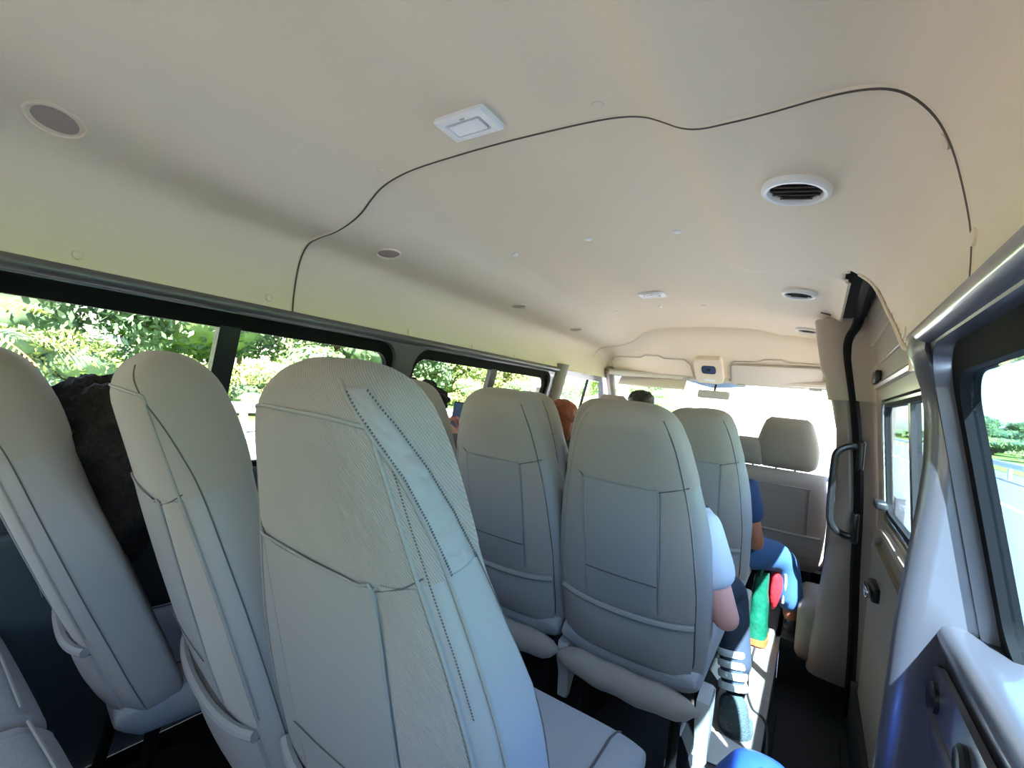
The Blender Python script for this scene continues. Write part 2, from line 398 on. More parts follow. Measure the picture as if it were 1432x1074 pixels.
# door seal strip
st = [(.76, 1.55, 1.60), (.752, 1.75, 1.635), (.757, 2.1, 1.65), (.765, 2.38, 1.655), (.758, 2.47, 1.61), (.738, 2.5, 1.553), (.741, 2.5, 1.473), (.775, 2.5, 1.285), (.801, 2.5, 1.10), (.822, 2.5, .854), (.832, 2.5, .548), (.846, 2.5, .248), (.85, 2.5, -.05)]
mb = MB(); mb.tube([p+Vector((.012, 0, 0)) for p in cat_pts(st, 6)], .019, 8); struct(mb.done('trim_11', m_black))
mb = MB(); mb.tube([p+Vector((.034, .012, .0)) for p in cat_pts(st[5:], 6)], .010, 8); struct(mb.done('trim_12', m_chrome))
# B pillar trim on the right
BX = [(-.1, .70), (.17, .702), (.5, .731), (.83, .754), (1.15, .735), (1.33, .695), (1.44, .68), (1.54, .66), (1.66, .64)]
mb = MB(); rings = []
for i in range(36):
    z = .05+1.60*i/35; x = interp(BX, z)
    if z > 1.38: x -= .015
    xo = interp([(0, .85), (.5, .832), (.85, .82), (1.1, .80), (1.285, .775), (1.47, .745), (1.66, .76)], z)
    rings.append([Vector(p+(z,)) for p in ((xo, 2.52), (xo-.02, 2.515), (x+.035, 2.53), (x+.01, 2.55), (x, 2.59), (x+.01, 2.68), (x+.03, 2.72), (.93, 2.74), (.93, 2.475), (xo+.03, 2.49))])
k = 28
mb.loft(rings[:k]); struct(mb.done('trim_13', m_btrim, ang=60))
mb = MB(); mb.loft([[p+Vector((-.012, -.008, 0)) for p in r] for r in rings[k-1:]]); struct(mb.done('trim_14', mat('pillar_cap', (172, 158, 142), .85), ang=60))
# grab handle
t = empty('grab_handle', (.765, 2.49, .89), 'black grab handle on the pillar in front of the sliding door', 'handle')
mb = MB(); mb.tube(cat_pts([(.065, 0, .19), (.02, -.01, .195), (-.022, -.02, .165), (-.03, -.02, .1), (-.03, -.02, -.08), (-.02, -.02, -.15), (.02, -.01, -.185), (.07, 0, -.19)], 8), .0145, 10); mb.done('bar', m_blackp, t)
for z in (.19, -.19):
    mb = MB(); mb.box((.062, 0, z-.03 if z > 0 else z+.04), (.03, .045, .13), .012); mb.done('mount', m_blackp, t)
# box below the B pillar
mb = MB(); mb.box((.745, 2.78, .20), (.19, .42, .26), .04, seg=4); struct(mb.done('trim_15', m_card))
# left B pillar and cab door
mb = MB(); rings = []
for i in range(20):
    z = .1+1.29*i/19; x = -W(max(z, .62))
    rings.append([Vector((x+a, b, z)) for a, b in ((-.02, 2.70), (.012, 2.71), (.03, 2.74), (.03, 2.80), (.012, 2.83), (-.06, 2.84), (-.06, 2.7))])
mb.loft(rings); struct(mb.done('trim_16', m_btrim, ang=60))
for s, nm, dn in ((-1, 'door_2', 'left'), (1, 'door_3', 'right')):
    fn = (lambda y, z, d, s=s: Vector((s*(W(z)+.03+d), y, z)))
    d_ = bpy.data.objects.new(nm, None); C.objects.link(d_); struct(d_, dn+' cab door')
    o = [(2.84, .2), (3.95, .2), (3.98, .86), (3.66, 1.42), (2.84, 1.42)]
    h = [(2.90, .88), (2.90, 1.32), (3.58, 1.32), (3.86, .90)]
    holed('door_skin', o, [h], fn, .04, m_paint, d_); plate('window_pane', h, fn, .02, .024, g_clear, d_)
    mb = MB(); mb.tube([fn(3.30, .88, .01), fn(3.30, 1.32, .01)], .012, 8); mb.done('mullion', m_blackp, d_)
# windshield, pillars, dashboard
mb = MB(); NX = 12; rings = []
for i in range(5):
    t = i/4; z = 1.40-.58*t; yb = 3.62+.62*t; ww = .74+.10*t
    rings.append([Vector((-ww+2*ww*j/NX, yb-.10*(2*j/NX-1)**2, z)) for j in range(NX+1)])
mb.loft(rings, closed=False); o = mb.done('window_4', g_clear); struct(o, 'windscreen'); sm = o.modifiers.new('s', 'SOLIDIFY'); sm.thickness = .004
for s, nm in ((-1, 'trim_17'), (1, 'trim_18')):
    mb = MB(); mb.tube([(s*.76, 3.5, 1.43), (s*.80, 3.75, 1.18), (s*.86, 4.12, .82)], .035, 8); struct(mb.done(nm, m_btrim))
mb = MB(); mb.tube([(-.76, 3.5, 1.41), (-.4, 3.60, 1.41), (0, 3.63, 1.415), (.4, 3.60, 1.41), (.76, 3.5, 1.41)], .022, 8); struct(mb.done('trim_19', m_visor))
t = empty('dashboard', (0, 4.0, .5), 'dark moulded dashboard below the windscreen', 'dashboard')
mb = MB(); prof = [(.35, -.4), (-.05, -.35), (-.12, -.05), (-.10, .18), (.0, .26), (.2, .28), (.36, .22)]
mb.loft([[Vector((x, a-.08*(x/.85)**2, b)) for a, b in prof] for x in (-.84, -.5, 0, .5, .84)]); mb.done('dash_body', mat('dash_plastic', (70, 70, 72), .6), t)
mb = MB()
mb.tube([Vector((-.42, -.30, .22))+Matrix.Rotation(.5, 3, 'X') @ Vector((.19*math.cos(a), 0, .19*math.sin(a))) for a in [k*math.pi/12 for k in range(25)]], .014, 8)
mb.tube([(-.42, -.30, .22), (-.42, -.06, .12)], .03, 8); mb.done('steering_wheel', m_blackp, t)
# visors, console, mirror
def on_bulk(name, x0, x1, z0, z1, th, m, parent=None, r=.02, off=0):
    lp = rrect(x0, x1, z0, z1, r, 5); n = len(lp)
    v = [bulk(a, b, off) for a, b in lp]+[bulk(a, b, off+th) for a, b in lp]
    cx = sum(p[0] for p in lp)/n; cz = sum(p[1] for p in lp)/n
    v += [bulk(cx+(a-cx)*.96, cz+(b-cz)*.92, off+th*1.15) for a, b in lp]
    f = [tuple(range(n))[::-1]]+[(j, (j+1) % n, (j+1) % n+n, j+n) for j in range(n)]+[(j+n, (j+1) % n+n, (j+1) % n+2*n, j+2*n) for j in range(n)]+[tuple(range(2*n, 3*n))]
    return mesh(name, v, f, m, parent)
t = empty('sun_visor', (0, 0, 0), 'right cream sun visor folded up into its recess', 'sun visor', 'sun visors above the windscreen')
on_bulk('visor_panel', .135, .665, 1.395, 1.52, .018, m_visor, t, off=.004)
mb = MB(); mb.tube([bulk(.13, 1.40, .008)]+[bulk(a, b, .006) for a, b in ((.128, 1.50), (.15, 1.532), (.30, 1.535), (.34, 1.552), (.44, 1.552), (.48, 1.535), (.64, 1.532), (.68, 1.50), (.69, 1.42))], .005, 6); mb.done('recess_rim', m_visor, t)
for a_, b_ in ((.67, .60), (.17, .22)): mb = MB(); mb.tube([bulk(a_, 1.40, .03), bulk(b_, 1.40, .03)], .008, 8); mb.done('pivot', m_plast, t)
t = empty('sun_visor', (0, 0, 0), 'left cream sun visor hanging slightly down over the windscreen', 'sun visor', 'sun visors above the windscreen')
mb = MB(); R_ = Matrix.Rotation(math.radians(-38), 3, 'X'); mb.box(bulk(-.44, 1.395, .03)+Vector((0, .02, .0)), (.52, .02, .15), .009, R_); mb.done('visor_panel', m_visor, t)
mb = MB(); mb.tube([bulk(a, b, .006) for a, b in ((-.74, 1.42), (-.73, 1.50), (-.70, 1.53), (-.50, 1.532), (-.46, 1.55), (-.36, 1.55), (-.32, 1.532), (-.18, 1.53), (-.14, 1.50), (-.13, 1.41))], .005, 6); mb.done('recess_rim', m_visor, t)
for a_, b_ in ((-.71, -.62), (-.2, -.15)): mb = MB(); mb.tube([bulk(a_, 1.42, .03), bulk(b_, 1.42, .03)], .009, 8); mb.done('pivot', m_plast, t)
t = empty('overhead_console', (0, 0, 0), 'cream overhead console with a dark blue oval panel between the visors', 'console')
on_bulk('console_shell', -.105, .085, 1.405, 1.56, .04, m_head, t, .03)
on_bulk('display_panel', -.055, .04, 1.475, 1.525, .006, mat('console_panel', (52, 66, 92), .3), t, .018, off=.045)
on_bulk('switch', -.022, .006, 1.492, 1.508, .004, m_blackp, t, .006, off=.052)
on_bulk('lower_label', -.045, .03, 1.425, 1.44, .003, m_white, t, .005, off=.045)
t = empty('rear_view_mirror', (0, 3.66, 1.34), 'blue-tinted sun strip and rear view mirror hanging at the windscreen centre', 'mirror')
mb = MB(); mb.loft([[Vector(p) for p in ((-.19, y, .06), (.22, y, .045), (.22, y, .03), (.06, y, .01), (.0, y, .005), (-.06, y, .015), (-.19, y, .045))] for y in (0, -.008)]); mb.done('sun_strip', mat('strip_blue', (160, 185, 225), .4), t)
mb = MB(); mb.tube([(.02, -.01, .03), (.02, -.05, -.03)], .008, 8); mb.done('arm', m_blackp, t)
mb = MB(); mb.box((.02, -.07, -.045), (.22, .03, .06), .014); mg = mb.done('mirror_housing', m_plast, t)
# ---------------------------------------------------------------- ceiling fittings
def ceil_frame(x, y):
    e = .02; z = head_z(x, y); dx = (head_z(x+e, y)-head_z(x-e, y))/(2*e); dy = (head_z(x, y+e)-head_z(x, y-e))/(2*e)
    if abs(dy) > .3: dy = 0
    nrm = Vector((dx, dy, -1)).normalized()  # pointing down into the cabin
    X = (Vector((1, 0, dx))).normalized(); Y = nrm.cross(X)
    return Matrix(((X.x, Y.x, nrm.x, x), (X.y, Y.y, nrm.y, y), (X.z, Y.z, nrm.z, z), (0, 0, 0, 1)))
def lathe(prof, n=32):
    mb = MB(); mb.loft([[Vector((r*math.cos(2*math.pi*k/n), r*math.sin(2*math.pi*k/n), h)) for k in range(n)] for r, h in prof], cap=False); return mb
def place(root, x, y): root.matrix_world = ceil_frame(x, y)
def speaker(x, y, r, label, cat='speaker'):
    t = empty('ceiling_speaker', (0, 0, 0), label, cat, 'round speakers along the left of the ceiling'); place(t, x, y)
    lathe([(r*1.06, -.002), (r*1.05, .003), (r*.98, .004), (r*.93, .001), (r*.93, -.003)]).done('rim', m_head, t)
    lathe([(r*.935, -.001), (r*.7, .001), (.0005, .0015)]).done('grille', m_speak, t)
def air_vent(x, y, r, label, slats=True):
    t = empty('air_vent', (0, 0, 0), label, 'air vent', 'round air vents in the right duct'); place(t, x, y)
    lathe([(r*1.28, -.003), (r*1.26, .010), (r*1.15, .014), (r*1.02, .013), (r*.97, .006), (r*.97, -.002)]).done('rim', m_white, t)
    lathe([(r*.98, .0015), (.0005, .0018)]).done('cup', m_vent, t)
    for k in range(5):
        a = (k-2)*r*.36; h = math.sqrt(max(0, (r*.93)**2-a*a))
        mb = MB(); mb.box((0, a, .006), (2*h, r*.20, .002), .0008, Matrix.Rotation(.55, 3, 'X')); mb.done('slat', m_slat if k < 4 else m_plast, t)
speaker(-.66, .225, .046, 'nearest round speaker in the left ceiling, above the window seat')
speaker(-.62, 1.06, .040, 'second round speaker from the back in the left ceiling')
speaker(-.62, 1.90, .036, 'third round speaker from the back in the left ceiling')
speaker(-.62, 2.56, .036, 'farthest round speaker in the left ceiling, near the header')
air_vent(.585, 1.11, .052, 'nearest and largest round air vent in the right ceiling, slats visible')
air_vent(.56, 2.16, .050, 'second round dark air vent in the right ceiling')
air_vent(.58, 2.98, .048, 'farthest air vent in the right ceiling, pale and nearly edge-on')
t = empty('duct_recess', (0, 0, 0), 'dark crescent slot in the right ceiling between two round vents', 'vent'); place(t, .655, 2.55)
mb = MB(); mb.loft([[Vector((.07*math.cos(a), .045*math.sin(a)+(.03 if i else 0), .002)) for a in [math.pi*k/10 for k in range(11)]] for i in (0, 1)], closed=False); mb.done('slot', m_vent, t)
def dome(x, y, sx, sy, label):
    t = empty('ceiling_lamp', (0, 0, 0), label, 'ceiling lamp', 'white rectangular ceiling lamps'); place(t, x, y)
    ring = lambda a, b, h, r: [Vector((p[0], p[1], h)) for p in rrect(-a, a, -b, b, r, 4)]
    mb = MB(); mb.loft([ring(sx, sy, -.004, .006), ring(sx, sy, .008, .006), ring(sx*.94, sy*.9, .012, .005), ring(sx*.70, sy*.58, .012, .004), ring(sx*.66, sy*.54, .004, .004)]); mb.done('bezel', m_white, t)
    mb = MB(); mb.loft([ring(sx*.62, sy*.5, .003, .004), ring(sx*.60, sy*.46, .013, .004)]); mb.done('lens', m_lens, t)
    mb = MB(); mb.box((sx*.1, sy*.72, .012), (.012, .004, .004), .001); mb.done('switch', m_plast, t)
dome(-.02, .742, .068, .042, 'nearer white ceiling lamp just behind the headliner joint')
dome(-.09, 2.32, .064, .040, 'farther white ceiling lamp in the middle of the front headliner')
n = 0
cl = [(-.393, 1.5, 'faint'), (-.078, 1.5, ''), (.235, 1.5, ''), (-.38, 2.6, ''), (-.129, 2.6, ''), (.104, 2.6, '')]
names = ['left fastener of the nearer row of three in the front headliner', 'middle fastener of the nearer row of three in the front headliner', 'right fastener of the nearer row of three in the front headliner',
         'left fastener of the farther row of three, past the far lamp', 'middle fastener of the farther row of three, past the far lamp', 'right fastener of the farther row of three, past the far lamp']
for (x, y, _), lb in zip(cl, names):
    o = lathe([(.013, -.001), (.012, .003), (.007, .005), (.0005, .0055)], 16).done('trim_clip', m_white); o.matrix_world = ceil_frame(x, y); tag(o, lb, 'fastener', 'small fasteners in the ceiling')
def sidecap(x, y, z, nx, nz, label, r=.013):
    o = lathe([(r*.85, -.002), (r*.82, .001), (r*.5, .0025), (.0005, .003)], 20).done('trim_clip', m_head)
    nrm = Vector((nx, 0, nz)).normalized(); o.rotation_euler = nrm.to_track_quat('Z', 'Y').to_euler(); o.location = (x, y, z); tag(o, label, 'fastener', 'cream fasteners on the headliner edge')
for i, (x, y, z, nx, nz, lb) in enumerate([(-.795, .31, 1.392, 1, 0, 'fastener on the left headliner edge above the window seat'), (-.796, .76, 1.392, 1, 0, 'fastener low on the left headliner just behind the joint'), (-.79, .79, 1.535, 1, -.5, 'fastener high on the left headliner side just behind the joint'),
        (-.797, 1.36, 1.385, 1, 0, 'first fastener past the joint on the left headliner edge'), (-.797, 1.79, 1.38, 1, 0, 'second fastener past the joint on the left headliner edge'), (-.797, 2.18, 1.38, 1, 0, 'third fastener past the joint on the left headliner edge'),
        (.765, .765, 1.548, -1, -.5, 'fastener at the right shoulder of the headliner behind the joint'), (.795, .74, 1.415, -1, 0, 'fastener low on the right headliner side behind the joint'), (.79, 1.19, 1.375, -1, 0, 'fastener at the tip of the right headliner by the sliding door')]):
    sidecap(x, y, z, nx, nz, lb)
for x, lb in ((.262, 'fastener beside the crest of the headliner joint'), (-.06, 'fastener next to the near ceiling lamp'), (-.36, 'fastener left of the near ceiling lamp by the joint bend')):
    o = lathe([(.013, -.001), (.012, .001), (.008, .003), (.0005, .0035)], 20).done('trim_clip', m_head); o.matrix_world = ceil_frame(x, .792); tag(o, lb, 'fastener', 'cream fasteners on the headliner edge')
# ---------------------------------------------------------------- seats
L = .80; PX = 3.0
HW = [(0, .05), (.006, .076), (.015, .098), (.03, .117), (.05, .132), (.106, .156), (.185, .178), (.278, .198), (.375, .211), (.5, .223), (.7, .222), (.76, .214), (.80, .20)]
NARROW = [1.0]
def hw(v): return interp(HW, v)*(NARROW[0]+(1-NARROW[0])*smooth01(.10, .42, v))
def th(v):
    base = interp([(0, .060), (.2, .062), (.5, .066), (.8, .060)], v)
    if v < .075: base *= math.sqrt(max(.02, 1-(1-v/.075)**2))
    if v > .74: base *= 1-.35*((v-.74)/.06)**2
    return base
def sp(c, p): return math.copysign(abs(c)**(2/p), c)
def bp(a, v, off=0):
    h, t = hw(v)+off, th(v)+off
    y = t*sp(math.sin(a), PX)
    if y > 0: y += .018*math.exp(-((v-.14)/.11)**2)*(1-abs(math.cos(a))**6)+.03*abs(math.cos(a))**4*smooth01(.2, .4, v)   # head pad and side bolsters
    return Vector((h*sp(math.cos(a), PX), y, L-v))
def sa(t, v):   # angle on the section whose y is the given share of the half thickness
    u = interp(t, v); return math.copysign(math.asin(min(1, abs(u)**1.5)), u)
U0 = [(0, -.92), (.03, -.80), (.06, -.66), (.1, -.50), (.15, -.36), (.2, -.28), (.8, -.28)]; U1 = [(0, -.62), (.03, -.42), (.06, -.20), (.1, .04), (.15, .28), (.2, .42), (.8, .5)]
def rear(x, v, off=0):
    h, t = hw(v), th(v); k = min(.9999, abs(x/h))
    return Vector((x, -t*(1-k**PX)**(1/PX)-off, L-v))
VS = [0, .003, .007, .012, .02, .03, .042, .055, .07, .09, .11, .135, .16, .185, .205]
VS2 = [.205, .24, .28, .32, .37, .42, .47, .52, .57, .62, .67, .71, .74, .76, .78, .80]
NA = 64
def ringv(v, off=0): return [bp(2*math.pi*k/NA, v, off) for k in range(NA)]
def build_seat(detail=0):
    NARROW[0] = .83 if detail else 1.0
    root = bpy.data.objects.new('passenger_seat', None); C.objects.link(root); root.empty_display_size = .05
    fab = m_fab if detail == 2 else m_fabf
    mb = MB(); mb.loft([ringv(v) for v in VS2]); back = mb.done('backrest', m_vin, root, ang=70)
    back.location = (0, 0, .415-FZ+(.013 if detail else 0)); back.rotation_euler.x = math.radians(17)
    mb = MB(); mb.loft([ringv(v, .0012) for v in VS]); mb.done('headrest', fab, back, ang=70)
    # twill side panels below the headrest on the rear face
    def patch(name, x0, x1, v0, v1, off, m, n=10, bul=0):
        mb = MB(); rows = []
        for i in range(n+1):
            v = v0+(v1-v0)*i/n; row = []
            for j in range(n+1):
                x = (x0(v) if callable(x0) else x0)+((x1(v) if callable(x1) else x1)-(x0(v) if callable(x0) else x0))*j/n
                row.append(rear(x, v, off+bul*math.sin(math.pi*i/n)**.6*math.sin(math.pi*j/n)**.5))
            rows.append(row)
        back_rows = [[p+Vector((0, .006, 0)) for p in r[::-1]] for r in rows]
        mb.loft([r+b for r, b in zip(rows, back_rows)]); return mb.done(name, m, back, ang=60)
    xr = lambda v: hw(v)*.885
    patch('side_panel', lambda v: .105, xr, .207, .575, .0022, fab)
    # centre panel with slightly padded face
    patch('centre_panel', lambda v: -.108, lambda v: .098, .212, .575, .0035, m_vin, 12, .004)
    # map pocket
    patch('pocket', lambda v: -hw(v)*.86, lambda v: hw(v)*.86, .60, .765, .006, m_vin, 12, .016)
    ps = []
    for j in range(17):
        x = -.192+.384*j/16; ps.append(rear(x, .59+.006*math.sin(math.pi*j/16), .006+.010*math.sin(math.pi*j/16)))
    mb = MB(); mb.tube(ps, .009, 8); mb.done('pocket_hem', m_pipe, back)
    # piping lines
    def line(name, pts, r, m=m_pipe):
        if detail and m is m_stitch: r *= .6
        mb = MB(); mb.tube(pts, r, 6); return mb.done(name, m, back)
    sx = .90 if detail else .87
    A = []
    for v in (.56, .50, .44, .38, .32, .27, .22, .17, .13, .10, .075, .055): A.append(rear(hw(v)*sx, v, .001))
    top = [rear(x, .042+.06*(abs(x)/.1)**4*.2, .001) for x in (.085, .06, .03, 0, -.03, -.06, -.085)]
    B = [Vector((-p.x, p.y, p.z)) for p in A[::-1]]
    if detail: line('piping', cat_pts(A+top+B, 3), .0028)
    else:
        line('piping', cat_pts([rear(hw(v)*.87, v, .0005) for v in (.79, .7, .6, .5, .4, .3, .22, .15, .10, .06, .03)], 3), .0022, m_stitch)
        line('piping', cat_pts([rear(-hw(v)*.87, v, .0005) for v in (.79, .7, .6, .5, .4, .3, .22, .15, .10, .06, .03)], 3), .0020)
    line('seam', cat_pts([rear(-hw(.185)*.9, .178, .001), rear(-.12, .202, .001), rear(-.108, .215, .001)], 4), .0016, m_stitch)
    line('seam', cat_pts([rear(-.108, .570, .003), rear(-.108, .4, .003), rear(-.108, .225, .003), rear(-.098, .21, .004), rear(0, .208, .005), rear(.075, .212, .004), rear(.097, .225, .003), rear(.100, .4, .003), rear(.104, .57, .003)], 5), .0017, m_pipe)
    line('seam', [rear(.099, .215, .002), rear(.13, .206, .003), rear(hw(.2)*.93, .197, .003)], .0016, m_stitch)
    line('seam', [rear(x, .485+.01*x, .0075) for x in (-.105, -.05, 0, .05, .098)], .0016, m_stitch)
    if detail == 1:
        line('seam', cat_pts([bp(sa(U0, v), v, .0015) for v in (.012, .03, .06, .1, .15, .2, .3, .4, .5, .6, .7, .78)], 4), .0018, m_stitch)
    if detail == 2:
        # corner seam, gathered side strip and its two rows of stitches
        line('seam', cat_pts([bp(sa(U0, v), v, .0015) for v in (.012, .03, .06, .1, .15, .2, .3, .4, .5, .6, .7, .78)], 4), .0024)
        mb = MB(); rows = []
        for i in range(91):
            v = .018+.185*i/90; row = []
            f0 = lambda f_, v=v: sa([(a, b+(c-b)*f_) for (a, b), (_, c) in zip(U0, U1)], v)
            for j in range(15):
                u = j/14; a = f0(u)
                q = (v*1000+9*noise.noise(Vector((j*.25, i*.05, 0))))/27
                ruck = .0038*abs(math.sin(q*math.pi))**.6*math.sin(math.pi*u)**.7
                row.append(bp(a, v, .002+ruck))
            rows.append(row+[bp(f0(j/14), v, -.004) for j in range(14, -1, -1)])
        mb.loft(rows); mb.done('gathered_strip', m_vin, back, ang=179)
        mb = MB()
        for i in range(62):
            v = .02+.182*i/61
            f0 = lambda f_, v=v: sa([(a, b+(c-b)*f_) for (a, b), (_, c) in zip(U0, U1)], v)
            for f_ in (.10, .86):
                o_ = .0034 if f_ < .5 else .0056; p = bp(f0(f_), v, o_); q = bp(f0(f_-.04), v+.0012, o_); mb.tube([p, q], .0009, 5)
        for i in range(150):
            v = .03+.5*i/149
            if v < .34: p = rear(hw(v)*.945, v, .0015); mb.tube([p, p+Vector((.0016, 0, -.0012))], .0007, 5)
        mb.done('stitching', m_stitch, back)
        line('seam', cat_pts([bp(sa(U1, v), v, .0005) for v in (.2, .3, .4, .5, .6, .7, .78)], 4), .001, m_stitch)
    # hinge cover on the aisle side
    mb = MB(); lp = [(-.05, .03), (.02, .05), (.055, .03), (.05, -.02), (.03, -.11), (.0, -.17), (-.02, -.16), (-.03, -.08), (-.055, -.02)]
    if detail != 1: mb.loft([[Vector((d, a*s_, b*s_+.26)) for a, b in lp] for d, s_ in ((.205, 1), (.23, 1), (.238, .9))]); mb.done('hinge_cover', m_plast, root, ang=50)
    # cushion: padded, waterfall front, rolled rear edge
    mb = MB(); rings = []; CW = .212
    def cs(y):
        k = smooth01(-.10, -.04, y)*smooth01(.47, .40, y)
        return k
    for y in (-.075, -.07, -.055, -.03, 0, .08, .16, .24, .32, .38, .42, .445, .46, .465):
        e = min(1, (y+.078)/.05)**.5 if y < -.03 else (max(.05, (.468-y)/.07)**.45 if y > .40 else 1)
        hh = .062*e; w_ = CW*(.93+.07*e); cz = .335+.02*max(0, y)
        ring = []
        for k in range(40):
            a = 2*math.pi*k/40; x = w_*sp(math.cos(a), 4.5); z = hh*sp(math.sin(a), 2.6)
            if z > 0: z += .012*(abs(x)/w_)**4*e
            ring.append(Vector((x, y, cz+z)))
        rings.append(ring)
    mb.loft(rings); cu = mb.done('cushion', m_cush, root, ang=70)
    for s in (-1, 1):
        mb = MB(); mb.tube([Vector((s*.15, y, 0.335+.02*max(0, y)+.064*(1 if y < .4 else (max(.05, (.468-y)/.07)**.45)))) for y in (.0, .1, .2, .3, .38, .42, .445)], .002, 6); mb.done('seam', m_stitch, cu)
    # sagging rear skirt
    mb = MB(); rings = []
    for j in range(17):
        x = -.215+.43*j/16; u = j/16; sag = .018*math.sin(math.pi*u)+.006*math.sin(u*23); e = (1-abs(2*u-1)**6)*.9+.12
        rings.append([Vector((x, -.062+.034*math.cos(a)*e, .262-sag*.5+.043*math.sin(a)*e)) for a in [2*math.pi*k/14 for k in range(14)]])
    if detail != 1: mb.loft(rings); mb.done('rear_skirt', m_fabf, root, ang=80)
    # steel legs
    for s in (-1, 1):
        mb = MB(); mb.tube(cat_pts([(s*.15, .30, .265), (s*.15, .33, .12), (s*.15, .36, .012)], 4), .014, 8); mb.tube(cat_pts([(s*.15, .0, .265), (s*.15, -.02, .12), (s*.15, -.04, .012)], 4), .014, 8)
        mb.box((s*.15, .16, .008), (.04, .46, .012), .003); mb.done('leg', m_black, root)
    return root
near = build_seat(2); mid = build_seat(1); far = build_seat(0)
rows = [(.535, 'rear-most full row'), (1.425, 'second row from the camera'), (2.305, 'third row from the camera')]
seats = [
 (near, .215, .54, 'nearest and biggest grey seat, with a stitched gathered strip down its side', 17),
 (mid, -.195, .55, 'narrow-looking grey seat between the nearest seat and the leftmost window seat', 19.5),
 (None, -.635, .47, 'leftmost window seat, strongly reclined and seen edge-on at the left picture edge', 24),
 (far, .24, 1.425, 'second-row aisle seat with a white sleeve showing at its right, map pocket full width', 17),
 (None, -.185, 1.425, 'second-row middle seat with the left window and its mullion right above it', 17),
 (None, -.615, 1.425, 'second-row window seat hidden behind the nearest seat, curly-haired passenger in it', 17),
 (None, .24, 2.305, 'third-row aisle seat with a navy sleeve and jeans showing at its right', 17),
 (None, -.185, 2.305, 'third-row middle seat peeking out left of the second-row aisle seat', 17),
 (None, -.615, 2.305, 'third-row window seat showing as a thin edge beside the red-brown hair', 17),
 (None, .125, 3.10, 'front middle seat, sunlit headrest just right of the third-row aisle headrest', 15),
]
for src, x, y, lb, rec in seats:
    if src is None: o = copy_tree(mid if y < 1 else far)
    else: o = src
    o.location = (x, y, FZ); tag(o, lb, 'seat', 'grey passenger seats in rows')
    if y < 1 and x < 0: o.rotation_euler.z = math.radians(-8)
    for ch in o.children:
        if ch.name.startswith('backrest'): ch.rotation_euler.x = math.radians(rec)
# driver seat and front passenger bench
def cab_seat(x, y, wd, label, hx, hwid, hz, low=None, lab2=None):
    t = empty('cab_seat', (x, y, FZ), label, 'seat')
    mb = MB(); rings = []
    for z in (.30, .33, .40, .50, .60, .68, .74, .775, .79, .795):
        e = min(1, ((.797-z)/.05)**.45 if z > .75 else 1); w_ = wd*(.97-.09*smooth01(.60, .80, z)); yy = -(z-.3)*.26
        rings.append([Vector((w_*sp(math.cos(a), 5), yy+.065*e*sp(math.sin(a), 3.2), z)) for a in [2*math.pi*k/48 for k in range(48)]])
    mb.loft(rings); b = mb.done('backrest', m_fabf, t, ang=60)
    def bk(xx, z, off=0): return Vector((xx, -(z-.3)*.26-.066-off, z))
    mb = MB(); mb.tube(cat_pts([bk(wd*.60, .42), bk(wd*.60, .60), bk(wd*.60, .705), bk(wd*.58, .715), bk(0, .715), bk(-wd*.7, .715)], 5), .003, 6); mb.done('seam', m_pipe, b)
    mb = MB(); mb.tube([bk(s_*wd*.88, .455-.0*abs(s_), .008*(1-s_*s_)) for s_ in [k/8-1 for k in range(17)]], .008, 8); mb.done('pocket_hem', m_pipe, b)
    mb = MB(); mb.loft([[bk(s_*wd*.88, z, .012*(1-s_**4)*k_+.001) for s_ in [k/8-1 for k in range(17)]]+[bk(s_*wd*.88, z, -.01) for s_ in [1-k/8 for k in range(17)]] for z, k_ in ((.45, .8), (.42, 1), (.38, 1), (.34, .5))]); mb.done('pocket', m_vin, b)
    def pad(cx, w_, z0, z1, name):
        mb = MB(); rings = []
        for k in range(15):
            u = k/14; z = z0+(z1-z0)*u; e = (1-abs(2*u-1)**4.5)**.5*.93+.07
            ww = w_*(1-.22*smooth01(.35, 1, u))*(.7+.3*e); yy = -(z-.3)*.26+.01
            rings.append([Vector((cx+ww*sp(math.cos(a), 3), yy+.055*e*sp(math.sin(a), 2.6), z)) for a in [2*math.pi*j/36 for j in range(36)]])
        mb.loft(rings); h = mb.done(name, m_fabf, t, ang=70)
        for s in (-.3, .3):
            mb = MB(); mb.tube([(cx+s*w_, -(z0-.35)*.26, z0-.05), (cx+s*w_, -(z0-.3)*.26, z0+.05)], .006, 8); mb.done('post', m_chrome, h)
    pad(hx, hwid, .80, hz, 'headrest')
    if low: pad(*low, 'low_headrest')
    mb = MB(); rings = []
    for yv in (-.02, 0, .04, .2, .4, .47, .5):
        e = .5 if yv in (-.02, .5) else 1
        rings.append([Vector((wd*.97*sp(math.cos(a), 5), yv, .32+.08*e*sp(math.sin(a), 3))) for a in [2*math.pi*k/32 for k in range(32)]])
    mb.loft(rings); mb.done('cushion', m_fabf, t, ang=70)
    mb = MB(); mb.box((0, .22, .12), (wd*1.5, .36, .235), .03); mb.done('seat_base', m_dark, t)
    return t
cab_seat(.515, 3.08, .235, 'front passenger seat by the cab door with a wide rounded headrest against the windscreen', .02, .150, 1.08, (-.165, .085, .80, .955))
cab_seat(-.43, 3.08, .23, 'driver seat, pale sunlit headrest top showing above the second-row aisle seat', -.03, .125, 1.115)
